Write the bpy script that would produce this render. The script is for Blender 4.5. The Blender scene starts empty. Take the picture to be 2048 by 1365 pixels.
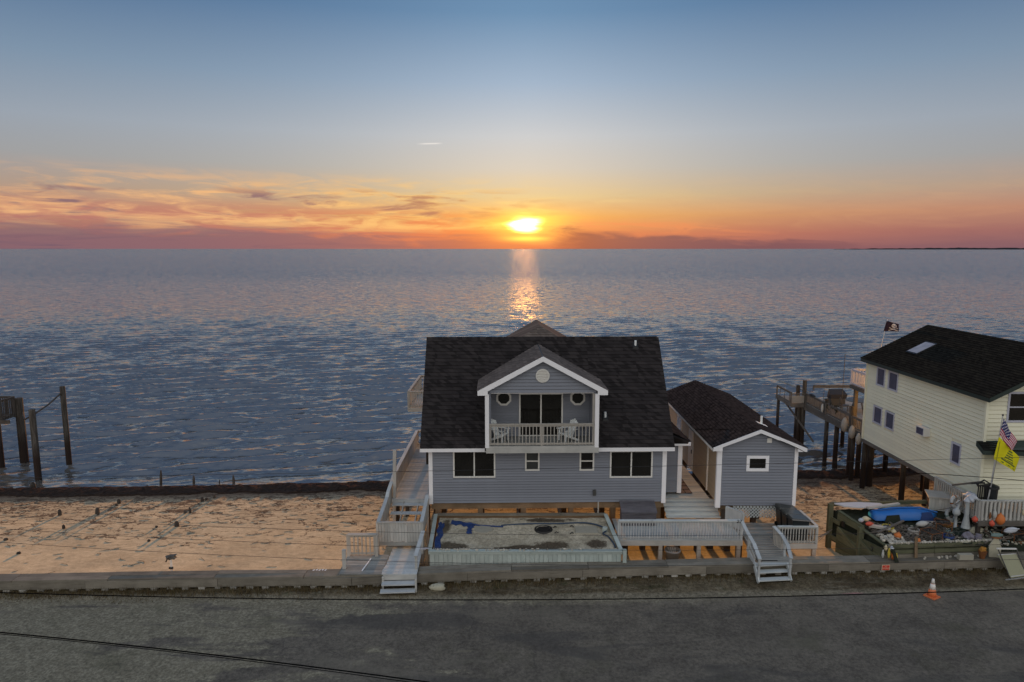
import bpy, bmesh, math, random
import numpy as np
from mathutils import Vector, Matrix, noise as mnoise

random.seed(7)
rng = np.random.default_rng(11)
S = bpy.context.scene
C = S.collection
R = math.radians
PI = math.pi

# ------------------------------------------------------------------ camera
cam = bpy.data.cameras.new("camera")
cam_o = bpy.data.objects.new("camera", cam)
C.objects.link(cam_o)
cam.sensor_width = 36.0
cam.lens = 24.0
cam.clip_start = 0.1
cam.clip_end = 200000.0
CAM_H = 13.7
cam_o.location = (0, 0, CAM_H)
cam_o.rotation_euler = (R(90 - 7.70), 0, 0)
S.camera = cam_o

# ------------------------------------------------------------------ exposure
S.view_settings.view_transform = 'Standard'
S.view_settings.look = 'None'
S.view_settings.gamma = 1.0
S.view_settings.use_curve_mapping = False
EXPO = 2.2
S.view_settings.exposure = EXPO
try:
    S.cycles.use_denoising = True
    S.cycles.max_bounces = 6
    S.cycles.sample_clamp_indirect = 4.0
except Exception:
    pass

SUN_AZ, SUN_EL = 1.12, 2.0          # where the sun's disc stands behind the cloud
LAMP_EL = 2.7


# ------------------------------------------------------------------ node helper
class G:
    """small shader graph writer: every method returns an output socket"""
    def __init__(s, tree):
        s.t = tree
        s.n = tree.nodes
        s.l = tree.links

    def put(s, sock, v):
        if isinstance(v, bpy.types.NodeSocket):
            s.l.new(v, sock)
        elif isinstance(v, (tuple, list)):
            sock.default_value = (*v, 1.0) if (len(v) == 3 and sock.type == 'RGBA') else v
        else:
            if sock.type == 'RGBA':
                v = (v, v, v, 1)
            elif sock.type == 'VECTOR':
                v = (v, v, v)
            sock.default_value = v

    def m(s, op, a, b=0.0, c=0.0, clamp=False):
        n = s.n.new('ShaderNodeMath')
        n.operation = op
        n.use_clamp = clamp
        for i, v in enumerate((a, b, c)):
            s.put(n.inputs[i], v)
        return n.outputs[0]

    def add(s, a, b): return s.m('ADD', a, b)
    def sub(s, a, b): return s.m('SUBTRACT', a, b)
    def mul(s, a, b): return s.m('MULTIPLY', a, b)
    def div(s, a, b): return s.m('DIVIDE', a, b)
    def pw(s, a, b): return s.m('POWER', a, b)
    def sq(s, a): return s.m('MULTIPLY', a, a)
    def exp(s, a): return s.m('EXPONENT', a)
    def ab(s, a): return s.m('ABSOLUTE', a)

    def gauss(s, v, c, w):
        return s.exp(s.mul(s.sq(s.div(s.sub(v, c), w)), -1.0))

    def ss(s, v, a, b):
        n = s.n.new('ShaderNodeMapRange')
        n.interpolation_type = 'SMOOTHSTEP'
        s.put(n.inputs[0], v)
        if a <= b:
            n.inputs[1].default_value, n.inputs[2].default_value = a, b
            n.inputs[3].default_value, n.inputs[4].default_value = 0, 1
        else:
            n.inputs[1].default_value, n.inputs[2].default_value = b, a
            n.inputs[3].default_value, n.inputs[4].default_value = 1, 0
        return n.outputs[0]

    def mix(s, f, a, b, mode='MIX'):
        n = s.n.new('ShaderNodeMix')
        n.data_type = 'RGBA'
        n.blend_type = mode
        n.clamp_factor = True
        s.put(n.inputs[0], f)
        s.put(n.inputs[6], a)
        s.put(n.inputs[7], b)
        return n.outputs[2]

    def ramp(s, f, stops, interp='LINEAR'):
        n = s.n.new('ShaderNodeValToRGB')
        n.color_ramp.interpolation = interp
        e = n.color_ramp.elements
        while len(e) < len(stops):
            e.new(0.5)
        for i, (p, c) in enumerate(stops):
            e[i].position = p
        for i, (p, c) in enumerate(stops):
            e[i].color = (*c, 1) if len(c) == 3 else c
        s.put(n.inputs[0], f)
        return n.outputs[0]

    def noise(s, vec, scale, detail=4, rough=.55, dist=0.0, color=False):
        n = s.n.new('ShaderNodeTexNoise')
        s.put(n.inputs['Vector'], vec)
        n.inputs['Scale'].default_value = scale
        n.inputs['Detail'].default_value = detail
        n.inputs['Roughness'].default_value = rough
        n.inputs['Distortion'].default_value = dist
        return n.outputs[1 if color else 0]

    def voro(s, vec, scale, feature='F1', out='Distance', rnd=1.0):
        n = s.n.new('ShaderNodeTexVoronoi')
        n.feature = feature
        s.put(n.inputs['Vector'], vec)
        n.inputs['Scale'].default_value = scale
        n.inputs['Randomness'].default_value = rnd
        return n.outputs[out]

    def xyz(s, v):
        n = s.n.new('ShaderNodeSeparateXYZ')
        s.put(n.inputs[0], v)
        return n.outputs[0], n.outputs[1], n.outputs[2]

    def vec(s, x, y, z):
        n = s.n.new('ShaderNodeCombineXYZ')
        for i, v in enumerate((x, y, z)):
            s.put(n.inputs[i], v)
        return n.outputs[0]

    def vmul(s, a, b):
        n = s.n.new('ShaderNodeVectorMath')
        n.operation = 'MULTIPLY'
        s.put(n.inputs[0], a)
        s.put(n.inputs[1], b)
        return n.outputs[0]

    def vadd(s, a, b):
        n = s.n.new('ShaderNodeVectorMath')
        n.operation = 'ADD'
        s.put(n.inputs[0], a)
        s.put(n.inputs[1], b)
        return n.outputs[0]

    def scale(s, col, f):
        return s.vmul(col, s.vec(f, f, f))

    def pos(s):
        return s.n.new('ShaderNodeNewGeometry').outputs['Position']

    def island(s):
        return s.n.new('ShaderNodeNewGeometry').outputs['Random Per Island']

    def obj(s):
        return s.n.new('ShaderNodeTexCoord').outputs['Object']

    def rnd(s):
        return s.n.new('ShaderNodeObjectInfo').outputs['Random']

    def bump(s, h, strength=.3, dist=.02, normal=None):
        n = s.n.new('ShaderNodeBump')
        n.inputs['Strength'].default_value = strength
        n.inputs['Distance'].default_value = dist
        s.put(n.inputs['Height'], h)
        if normal is not None:
            s.put(n.inputs['Normal'], normal)
        return n.outputs[0]


def lin(r, g=None, b=None):
    if g is None:
        r, g, b = r
    f = lambda c: (c / 12.92 if c <= .04045 else ((c + .055) / 1.055) ** 2.4)
    return (f(r / 255), f(g / 255), f(b / 255))


# ------------------------------------------------------------------ world: dusk sky
W = bpy.data.worlds.new("World")
S.world = W
W.use_nodes = True
W.node_tree.nodes.clear()
g = G(W.node_tree)


def build_sky():
    d = g.n.new('ShaderNodeTexCoord').outputs['Generated']
    x, y, z = g.xyz(d)
    el = g.mul(g.m('ARCSINE', z), 57.2958)
    az = g.mul(g.m('ARCTAN2', x, y), 57.2958)
    sa = g.sub(az, SUN_AZ)
    asa = g.ab(sa)
    f = g.m('DIVIDE', el, 30.0, clamp=True)
    k = lambda *c: lin(*c)
    E = lambda deg: deg / 30.0
    centre = g.ramp(f, [(E(0), k(198, 104, 84)), (E(1.2), k(228, 128, 82)), (E(2.6), k(236, 172, 92)), (E(4.2), k(222, 198, 148)),
                        (E(6.5), k(208, 202, 190)), (E(9), k(198, 203, 207)), (E(13), k(158, 180, 203)), (E(18), k(106, 144, 179)),
                        (E(26), k(76, 116, 162))])
    side = g.ramp(f, [(E(0), k(112, 88, 104)), (E(1.3), k(148, 102, 104)), (E(2.8), k(184, 132, 114)), (E(4.4), k(174, 150, 136)),
                      (E(6.5), k(156, 157, 160)), (E(9), k(150, 160, 173)), (E(13), k(122, 144, 167)), (E(18), k(82, 113, 150)),
                      (E(26), k(60, 92, 134))])
    back = g.ramp(f, [(E(0), k(214, 202, 198)), (E(4), k(240, 229, 222)), (E(8), k(250, 241, 234)), (E(14), k(246, 242, 238)),
                      (E(22), k(240, 239, 239)), (E(30), k(232, 234, 237))])
    wc = g.exp(g.mul(g.pw(g.div(asa, 18.5), 1.5), -1.0))
    col = g.mix(wc, side, centre)
    wb = g.ss(asa, 50, 140)
    col = g.mix(wb, col, back)
    zf = g.add(g.mul(g.ss(el, 24, 70), g.sub(1.0, wb)), g.mul(g.ss(el, 34, 88), wb))
    col = g.mix(zf, col, k(116, 142, 178))

    # ---- cloud: thin streaks, patches and the bank on the horizon
    P = g.vec(g.mul(az, .055), g.mul(el, .52), 3.1)
    n1 = g.noise(P, 1.6, 7, .56, .9)
    n2 = g.noise(g.vec(g.mul(az, .12), g.mul(el, .75), 9.7), 1.5, 6, .55, .6)
    n3 = g.noise(g.vec(g.mul(az, .06), g.mul(el, .9), 17.0), 1.9, 7, .6, 1.2)
    n4 = g.noise(g.vec(g.mul(az, .17), g.add(g.mul(el, .95), g.mul(az, .035)), 23.0), 1.5, 7, .58, .9)
    left = g.add(g.mul(g.ss(sa, 5, -12), .95), .10)
    left = g.mul(left, g.ss(sa, -120, -60))
    band = g.mul(g.ss(el, .6, 2.2), g.ss(el, 6.4, 4.0))
    tilt = g.add(el, g.mul(sa, .018))
    rosy = g.mul(g.mul(g.mul(g.ss(tilt, 3.6, 1.8), left), g.ss(n3, .34, .54)), .8)
    col = g.mix(rosy, col, g.mix(g.gauss(sa, 0, 15), k(190, 124, 112), k(238, 120, 66)))
    streak = g.mul(g.mul(g.ss(g.add(g.mul(n1, .45), g.mul(n4, .55)), .43, .63), band), left)
    peach = g.mix(g.gauss(sa, 0, 16), k(242, 184, 130), k(252, 204, 116))
    col = g.mix(g.mul(streak, .95), col, peach)
    puff = g.mul(g.mul(g.ss(g.add(g.mul(n2, .6), g.mul(n4, .4)), .50, .64), g.mul(g.ss(el, 1.6, 2.8), g.ss(el, 5.0, 3.9))), left)
    col = g.mix(g.mul(puff, .95), col, g.mix(g.gauss(sa, 0, 12), k(138, 106, 114), k(176, 110, 84)))
    bankc = g.mix(g.gauss(sa, 0, 9.0), k(108, 90, 110), k(164, 92, 84))
    top = g.add(g.add(g.mul(g.sub(n3, .5), 3.4), g.mul(g.sub(n4, .5), 2.6)), g.add(1.0, g.mul(g.ss(sa, -2, -32), .8)))
    bank = g.mul(g.ss(g.sub(top, el), -.5, .8), g.ss(sa, .8, -6))
    col = g.mix(g.mul(bank, .7), col, bankc)
    topr = g.add(g.add(g.mul(g.sub(n4, .5), 1.8), g.mul(g.sub(n1, .5), 1.2)), g.sub(1.62, g.mul(sa, .050)))
    bankr = g.mul(g.ss(g.sub(topr, el), -.35, .45), g.mul(g.ss(g.add(sa, g.mul(g.sub(n4, .5), 6.0)), .8, 5.5), g.ss(sa, 32, 18)))
    bankr_col = g.mix(g.gauss(sa, 0, 7.0), k(112, 78, 92), k(140, 70, 66))
    fringe = g.mul(g.mul(g.gauss(g.sub(el, topr), .35, .45), g.ss(n4, .45, .6)), g.mul(g.ss(sa, 1.5, 4), g.ss(sa, 22, 10)))
    col = g.mix(g.mul(fringe, .7), col, k(232, 138, 92))
    wisp = g.mul(g.mul(g.gauss(el, 3.75, .22), g.gauss(sa, 3.0, 3.6)), g.ss(n1, .42, .6))
    col = g.mix(g.mul(wisp, .75), col, k(255, 226, 150))
    trail = g.mul(g.mul(g.ss(sa, -9.0, -8.0), g.ss(sa, -6.6, -7.4)), g.gauss(g.sub(el, g.mul(sa, .04)), 8.68, .05))
    col = g.mix(g.mul(trail, .6), col, k(250, 244, 238))

    # ---- the sun behind thin cloud
    e2 = g.sub(el, SUN_EL)
    wob = g.mul(g.sub(n2, .5), 1.1)
    e3 = g.add(e2, wob)
    a3 = g.add(sa, g.mul(g.sub(n1, .5), 2.2))
    core = g.exp(g.mul(g.pw(g.add(g.sq(g.div(a3, 1.02)), g.sq(g.div(e3, .56))), 1.6), -1.0))
    halo = g.exp(g.mul(g.add(g.sq(g.div(a3, 3.0)), g.sq(g.div(e3, 1.15))), -1.0))
    wide = g.exp(g.mul(g.m('SQRT', g.add(g.sq(g.div(sa, 7.0)), g.sq(g.div(e2, 2.2)))), -1.35))
    strip = g.mul(g.gauss(el, .82, .22), g.gauss(sa, 0.1, 1.7))
    col = g.vadd(col, g.scale(g.vec(.55, .22, .015), g.mul(wide, .07)))
    col = g.vadd(col, g.scale(g.vec(1.3, .95, .05), g.mul(halo, .6)))
    col = g.vadd(col, g.scale(g.vec(30.0, 11.5, 2.6), core))
    col = g.vadd(col, g.scale(g.vec(.8, .6, .05), strip))
    col = g.mix(g.mul(bankr, .9), col, bankr_col)
    grain = g.noise(d, 900, 1, .5)
    col = g.scale(col, g.add(.985, g.mul(grain, .03)))

    sky = g.n.new('ShaderNodeTexSky')
    sky.sky_type = 'NISHITA'
    sky.sun_disc = False
    sky.sun_elevation = R(LAMP_EL)
    sky.sun_rotation = R(SUN_AZ)
    b1 = g.n.new('ShaderNodeBackground')
    g.put(b1.inputs[0], col)
    b1.inputs[1].default_value = 0.97 / 2 ** EXPO
    b2 = g.n.new('ShaderNodeBackground')
    g.l.new(sky.outputs[0], b2.inputs[0])
    b2.inputs[1].default_value = 0.001
    ad = g.n.new('ShaderNodeAddShader')
    g.l.new(b1.outputs[0], ad.inputs[0])
    g.l.new(b2.outputs[0], ad.inputs[1])
    out = g.n.new('ShaderNodeOutputWorld')
    g.l.new(ad.outputs[0], out.inputs[0])


build_sky()

sun = bpy.data.lights.new("sun", 'SUN')
sun.energy = 2.8
sun.angle = R(0.6)
sun.color = (1.0, .46, .12)
sun_o = bpy.data.objects.new("sun", sun)
C.objects.link(sun_o)
_d = Vector((math.sin(R(SUN_AZ)) * math.cos(R(LAMP_EL)), math.cos(R(SUN_AZ)) * math.cos(R(LAMP_EL)), math.sin(R(LAMP_EL))))
sun_o.rotation_euler = _d.to_track_quat('Z', 'Y').to_euler()
sun_o.location = (0, 60, 40)
sun_o.visible_glossy = False      # the sun's disc already stands in the sky and mirrors from there


# ------------------------------------------------------------------ materials
MATS = {}


def new_mat(name):
    m = bpy.data.materials.new(name)
    m.use_nodes = True
    m.node_tree.nodes.clear()
    gg = G(m.node_tree)
    p = gg.n.new('ShaderNodeBsdfPrincipled')
    o = gg.n.new('ShaderNodeOutputMaterial')
    gg.l.new(p.outputs[0], o.inputs[0])
    MATS[name] = m
    return m, gg, p


def plain(name, col, rough=.6, var=.12, spec=.3, metal=0.0, nscale=6.0, bump=0.0, rvar=.1):
    """a colour with blotchy wear and a little difference from piece to piece"""
    m, q, p = new_mat(name)
    n = q.noise(q.obj(), nscale, 5, .6)
    v = q.add(1 - var, q.mul(n, 2 * var))
    v = q.mul(v, q.add(1 - rvar, q.mul(q.rnd(), 2 * rvar)))
    q.put(p.inputs['Base Color'], q.scale(q.vec(*col), v))
    p.inputs['Roughness'].default_value = rough
    p.inputs['Specular IOR Level'].default_value = spec
    p.inputs['Metallic'].default_value = metal
    if bump:
        q.put(p.inputs['Normal'], q.bump(q.noise(q.obj(), nscale * 6, 4, .6), bump, .01))
    return m


def wood(name, col, col2, rough=.8, rvar=.18, grain=1.0):
    """weathered board: grain along local x, stains, per board tint"""
    m, q, p = new_mat(name)
    o = q.obj()
    r = q.rnd()
    off = q.vec(q.mul(r, 37.0), q.mul(r, 11.0), q.mul(r, 5.0))
    o2 = q.vadd(o, off)
    gr = q.noise(q.vmul(o2, (1.2, 22.0, 22.0)), 1.0, 6, .65, .4)
    bl = q.noise(o2, 1.3, 5, .6)
    knot = q.ss(q.noise(q.vmul(o2, (3.0, 8.0, 8.0)), 1.0, 2, .5), .66, .78)
    f = q.add(q.mul(gr, .55 * grain), q.mul(bl, .75))
    c = q.mix(q.ss(f, .38, .88), col, col2)
    c = q.mix(q.mul(knot, .35), c, tuple(v * .4 for v in col))
    v = q.mul(q.add(1 - rvar, q.mul(r, 2 * rvar)), q.add(.86, q.mul(q.island(), .28)))
    q.put(p.inputs['Base Color'], q.scale(c, v))
    p.inputs['Roughness'].default_value = rough
    p.inputs['Specular IOR Level'].default_value = .25
    q.put(p.inputs['Normal'], q.bump(gr, .12, .003))
    return m


wood('deck_grey', (0.2, 0.205, 0.195), (0.31, 0.315, 0.295))
wood('deck_pale', (0.43, 0.46, 0.45), (0.56, 0.59, 0.575), rvar=.1)
wood('deck_cool', (0.38, 0.405, 0.405), (0.52, 0.54, 0.535), rvar=.1)
wood('rail_wood', (0.34, 0.34, 0.315), (0.48, 0.475, 0.44), rvar=.1)
wood('rail_warm', (0.34, 0.32, 0.28), (0.46, 0.43, 0.38), rvar=.1)
wood('rail_brown', (.085, .078, .068), (.165, .15, .13), rvar=.2)
wood('bulk_wood', (.125, .112, .088), (.225, .205, .165), rvar=.26)
wood('pile_pale', (.30, .29, .255), (.44, .42, .37), rvar=.2)
wood('bed_green', (0.33, 0.39, 0.365), (0.46, 0.52, 0.485), rvar=.08)
wood('crib_green', (.065, .07, .04), (.135, .14, .085), rvar=.22)
wood('brown_wood', (.12, .085, .05), (.22, .155, .095), rvar=.2)
wood('slate_wood', (.085, .08, .092), (.15, .142, .155), rvar=.12)
wood('rail_dark', (.045, .042, .038), (.10, .092, .082), rvar=.2)
wood('dark_wood', (.03, .026, .022), (.085, .07, .058), rvar=.25)
wood('drift', (.10, .085, .07), (.22, .19, .16), rvar=.3)

plain('siding_blue', (.205, .222, .258), .55, .12, .35, nscale=.9, rvar=.07)
plain('siding_yellow', (.80, .79, .61), .55, .10, .35, nscale=.8, rvar=.05)
plain('siding_sunset_tint', (.40, .315, .215), .55, .08, .3, nscale=1.6, rvar=.05)  # blue grey siding as the low sun warms it, that warmth painted in
plain('trim_white', (.86, .86, .87), .5, .06, .4, nscale=3, rvar=.04)
plain('trim_cream', (.72, .71, .66), .5, .07, .4, nscale=3, rvar=.04)
plain('trim_lilac', (.50, .51, .58), .5, .07, .4, nscale=3, rvar=.04)
plain('drip_edge', (.03, .035, .035), .5, .1, .4)
plain('fascia_green', (.025, .04, .034), .5, .1, .4)
plain('plastic_white', (.84, .87, .85), .4, .05, .5)
plain('plastic_black', (.012, .016, .018), .38, .2, .5)
plain('lid_plastic', (.05, .052, .045), .30, .25, .5)
plain('iron_black', (.012, .012, .012), .5, .2, .4)
plain('rubber', (.012, .012, .012), .8, .3, .2, bump=.4)
plain('blue_boat', (.015, .13, .42), .38, .12, .5, nscale=2)
plain('blue_tarp', (.018, .048, .16), .55, .35, .4, nscale=9)
plain('pipe_blue', (.035, .06, .10), .5, .25, .4)
plain('board_white', (.46, .49, .53), .4, .1, .5)
plain('float_white', (.46, .46, .43), .6, .22, .3, nscale=14)
plain('float_cream', (.58, .50, .33), .6, .25, .3, nscale=14)
plain('float_orange', (.58, .17, .04), .55, .2, .35, nscale=12)
plain('float_red', (.55, .09, .05), .55, .2, .35, nscale=12)
plain('float_yellow', (.55, .42, .05), .6, .2, .3, nscale=12)
plain('fender_grey', (.34, .32, .28), .6, .25, .3, nscale=14)
plain('ring_white', (.38, .41, .41), .55, .2, .35, nscale=9)
plain('shell', (.46, .43, .36), .6, .25, .3, nscale=30, rvar=.25)
plain('stone_lilac', (.19, .178, .21), .8, .3, .2, nscale=9, bump=.5)
plain('stone_pale', (.42, .40, .30), .85, .25, .2, nscale=9, bump=.5)
plain('coral_orange', (.36, .17, .035), .9, .4, .2, nscale=12, bump=.6)
plain('concrete', (.36, .34, .275), .9, .16, .2, nscale=8, bump=.3)
plain('fabric_tan', (.30, .30, .20), .85, .15, .1, nscale=22)
plain('metal_pale', (.55, .56, .56), .35, .1, .5, metal=.6)
plain('metal_dark', (.09, .09, .085), .45, .2, .5, metal=.5)
plain('ac_white', (.62, .62, .60), .5, .06, .4)
plain('bucket_grey', (.23, .215, .20), .5, .15, .4)
plain('cone_orange', (.72, .20, .075), .5, .12, .4, nscale=9)
plain('cone_white', (.75, .72, .66), .5, .1, .4, nscale=9)
plain('wire_black', (.006, .006, .006), .9, .1, .0)
plain('wire_grey', (.05, .05, .052), .9, .1, .0)
plain('boat_cover', (.035, .035, .038), .7, .3, .2)
plain('turquoise', (.16, .23, .215), .6, .2, .3)
plain('rust', (.20, .08, .03), .8, .35, .2)
plain('net', (.03, .035, .025), .9, .4, .1)
plain('flag_black', (.018, .012, .022), .8, .15, .1)
plain('flag_bone', (.42, .42, .44), .8, .1, .1)
plain('flag_blue', (.016, .025, .11), .8, .12, .1)
plain('flag_red', (.42, .025, .05), .8, .12, .1)
plain('flag_white', (.60, .56, .60), .8, .08, .1)
plain('flag_yellow', (.72, .66, .02), .8, .08, .1)
plain('flag_snake', (.14, .17, .04), .8, .15, .1)
plain('sign_red', (.55, .05, .03), .6, .1, .3)
plain('sign_cream', (.66, .56, .40), .6, .1, .3)
plain('sign_dark', (.02, .02, .02), .6, .1, .3)
plain('drift_reed', (.06, .042, .030), .95, .3, .1)
plain('flagstone', (.20, .165, .155), .85, .2, .2, nscale=5, bump=.3)
plain('mat_dark', (.035, .03, .03), .9, .2, .1)


def shingle_mat(name, c1, c2, c3):
    m, q, p = new_mat(name)
    o = q.obj()
    ox, oy, oz = q.xyz(o)
    ph = q.mul(q.add(q.rnd(), q.island()), 53.0)
    v = q.voro(q.vec(q.add(q.mul(q.add(ox, oy), 4.4), ph), 0.5, 0.5), 1.0, 'F1', 'Color', .6)
    a, b, c = q.xyz(v)
    t = q.noise(o, 120, 2, .5)
    r = q.m('FRACT', q.add(q.rnd(), q.island()))
    f = q.add(q.mul(a, .6), q.mul(r, .25))
    col = q.mix(q.ss(f, .3, .75), c1, c2)
    col = q.mix(q.mul(q.ss(b, .66, .74), .75), col, c3)
    col = q.scale(col, q.add(.75, q.mul(t, .5)))
    blot = q.noise(q.pos(), .7, 4, .6)
    col = q.scale(col, q.add(.92, q.mul(blot, .16)))
    q.put(p.inputs['Base Color'], col)
    p.inputs['Roughness'].default_value = .9
    p.inputs['Specular IOR Level'].default_value = 0.0
    q.put(p.inputs['Normal'], q.bump(t, .12, .003))
    return m


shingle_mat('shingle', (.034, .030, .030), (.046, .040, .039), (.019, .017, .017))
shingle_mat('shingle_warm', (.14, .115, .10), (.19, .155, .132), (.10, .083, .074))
shingle_mat('shingle_green', (.019, .019, .017), (.025, .025, .021), (.013, .013, .012))


def glass_mat(name, tint):
    m, q, p = new_mat(name)
    n = q.noise(q.obj(), 1.6, 2, .5)
    q.put(p.inputs['Base Color'], q.scale(q.vec(*tint), q.add(.5, n)))
    p.inputs['Roughness'].default_value = .06
    p.inputs['Specular IOR Level'].default_value = .5
    q.put(p.inputs['Normal'], q.bump(n, .04, .05))
    return m


glass_mat('glass_dark', (.016, .015, .013))
glass_mat('glass_screen', (.055, .058, .056))
glass_mat('glass_lilac', (.085, .08, .12))
glass_mat('glass_sky', (.34, .36, .40))


def sand_mat():
    m, q, p = new_mat('sand')
    P = q.pos()
    x, y, z = q.xyz(P)
    n1 = q.noise(P, .35, 5, .6)
    n2 = q.noise(P, 9, 5, .65)
    n3 = q.noise(P, 60, 3, .6)
    col = q.mix(q.ss(n1, .3, .7), (.41, .345, .235), (.51, .435, .30))
    print4 = q.ss(q.voro(q.vmul(P, (1, 1.4, 1)), 1.6, 'F1', 'Distance'), .0, .28)
    col = q.scale(col, q.add(.70, q.add(q.add(q.mul(n2, .30), q.mul(n3, .22)), q.mul(print4, .06))))
    col = q.scale(col, q.add(.78, q.add(q.mul(q.ss(q.noise(q.vmul(P, (.8, 1.5, 1)), 3.2, 6, .72), .36, .64), .26), q.mul(q.ss(q.noise(P, 12, 4, .7), .35, .65), .14))))
    # dried weed lines left by tides: thicker towards the water
    dist = q.noise(P, .9, 5, .65, 0, True)
    warp = q.vadd(q.vmul(P, (.42, 1.35, 1.0)), q.vmul(dist, (1.7, 1.7, 0)))
    e1 = q.voro(warp, 1.05, 'DISTANCE_TO_EDGE', 'Distance')
    warp2 = q.vadd(q.vmul(P, (.55, 2.1, 1.0)), q.vmul(dist, (1.9, 1.9, 0)))
    e2 = q.voro(warp2, 2.2, 'DISTANCE_TO_EDGE', 'Distance')
    t = q.div(q.sub(y, q.add(q.mul(x, .05), 28.0)), 12.5)
    ragged = q.add(t, q.mul(q.sub(q.noise(P, .28, 4, .6), .5), .6))
    br = q.ss(q.noise(P, 1.3, 6, .75), .36, .52)
    w1 = q.add(q.mul(q.ss(ragged, .15, 1.0), .050), .014)
    l1 = q.mul(q.mul(q.ss(q.sub(e1, q.mul(w1, q.add(.45, n2))), .012, 0.0), br), q.ss(ragged, .20, .40))
    w2 = q.mul(q.ss(ragged, .40, 1.0), .085)
    l2 = q.mul(q.mul(q.ss(q.sub(e2, q.mul(w2, q.add(.45, n2))), .015, 0.0), q.ss(ragged, .48, .72)), q.add(.35, q.mul(br, .65)))
    speck = q.mul(q.ss(q.noise(q.vmul(P, (1, 2, 1)), 5.0, 6, .78), .62, .67), q.ss(q.noise(P, .5, 3, .5), .40, .6))
    mott = q.mul(q.mul(q.ss(q.noise(q.vmul(P, (1, 2.6, 1)), 2.4, 6, .75), .48, .66), q.ss(ragged, .60, 1.0)), .45)
    weed = q.m('MAXIMUM', q.m('MAXIMUM', l1, l2), q.m('MAXIMUM', q.mul(speck, .7), mott))
    wet = q.ss(t, .80, .95)
    col = q.mix(q.mul(wet, .75), col, (.10, .055, .038))
    col = q.mix(q.mul(weed, .85), col, (.070, .045, .032))
    q.put(p.inputs['Base Color'], col)
    p.inputs['Roughness'].default_value = .95
    p.inputs['Specular IOR Level'].default_value = .1
    h = q.add(q.add(q.mul(n2, 1.0), q.mul(n3, .25)), q.mul(weed, .5))
    q.put(p.inputs['Normal'], q.bump(h, .12, .008))


def fill_mat():
    m, q, p = new_mat('bed_fill')
    P = q.pos()
    n1 = q.noise(P, .8, 5, .62)
    n2 = q.noise(P, 7, 6, .7)
    n3 = q.noise(P, 50, 3, .6)
    col = q.mix(q.ss(n1, .34, .62), (.38, .335, .245), (.52, .465, .35))
    X_, Y_, Z_ = q.xyz(P)
    acc = q.mul(q.noise(P, .7, 6, .65, .4), .55)
    for cx_, cy_, wx_, wy_ in ((1.7, 28.05, 1.0, .50), (-2.5, 27.95, 1.0, .40), (3.7, 28.1, .55, .55), (1.6, 30.3, 1.7, .25), (.1, 27.75, 1.0, .22), (-3.0, 29.6, .35, .8)):
        acc = q.add(acc, q.mul(q.mul(q.gauss(X_, cx_, wx_), q.gauss(Y_, cy_, wy_)), .34))
    brown = q.ss(q.add(acc, q.mul(q.sub(n2, .5), .35)), .42, .52)
    col = q.mix(q.mul(brown, .88), col, (.060, .043, .028))
    col = q.scale(col, q.add(.58, q.add(q.mul(q.ss(n2, .34, .66), .42), q.mul(q.ss(q.noise(P, 16, 4, .7), .35, .65), .28))))
    q.put(p.inputs['Base Color'], col)
    p.inputs['Roughness'].default_value = .95
    p.inputs['Specular IOR Level'].default_value = .1
    q.put(p.inputs['Normal'], q.bump(q.add(n2, q.mul(n3, .3)), .7, .05))


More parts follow.
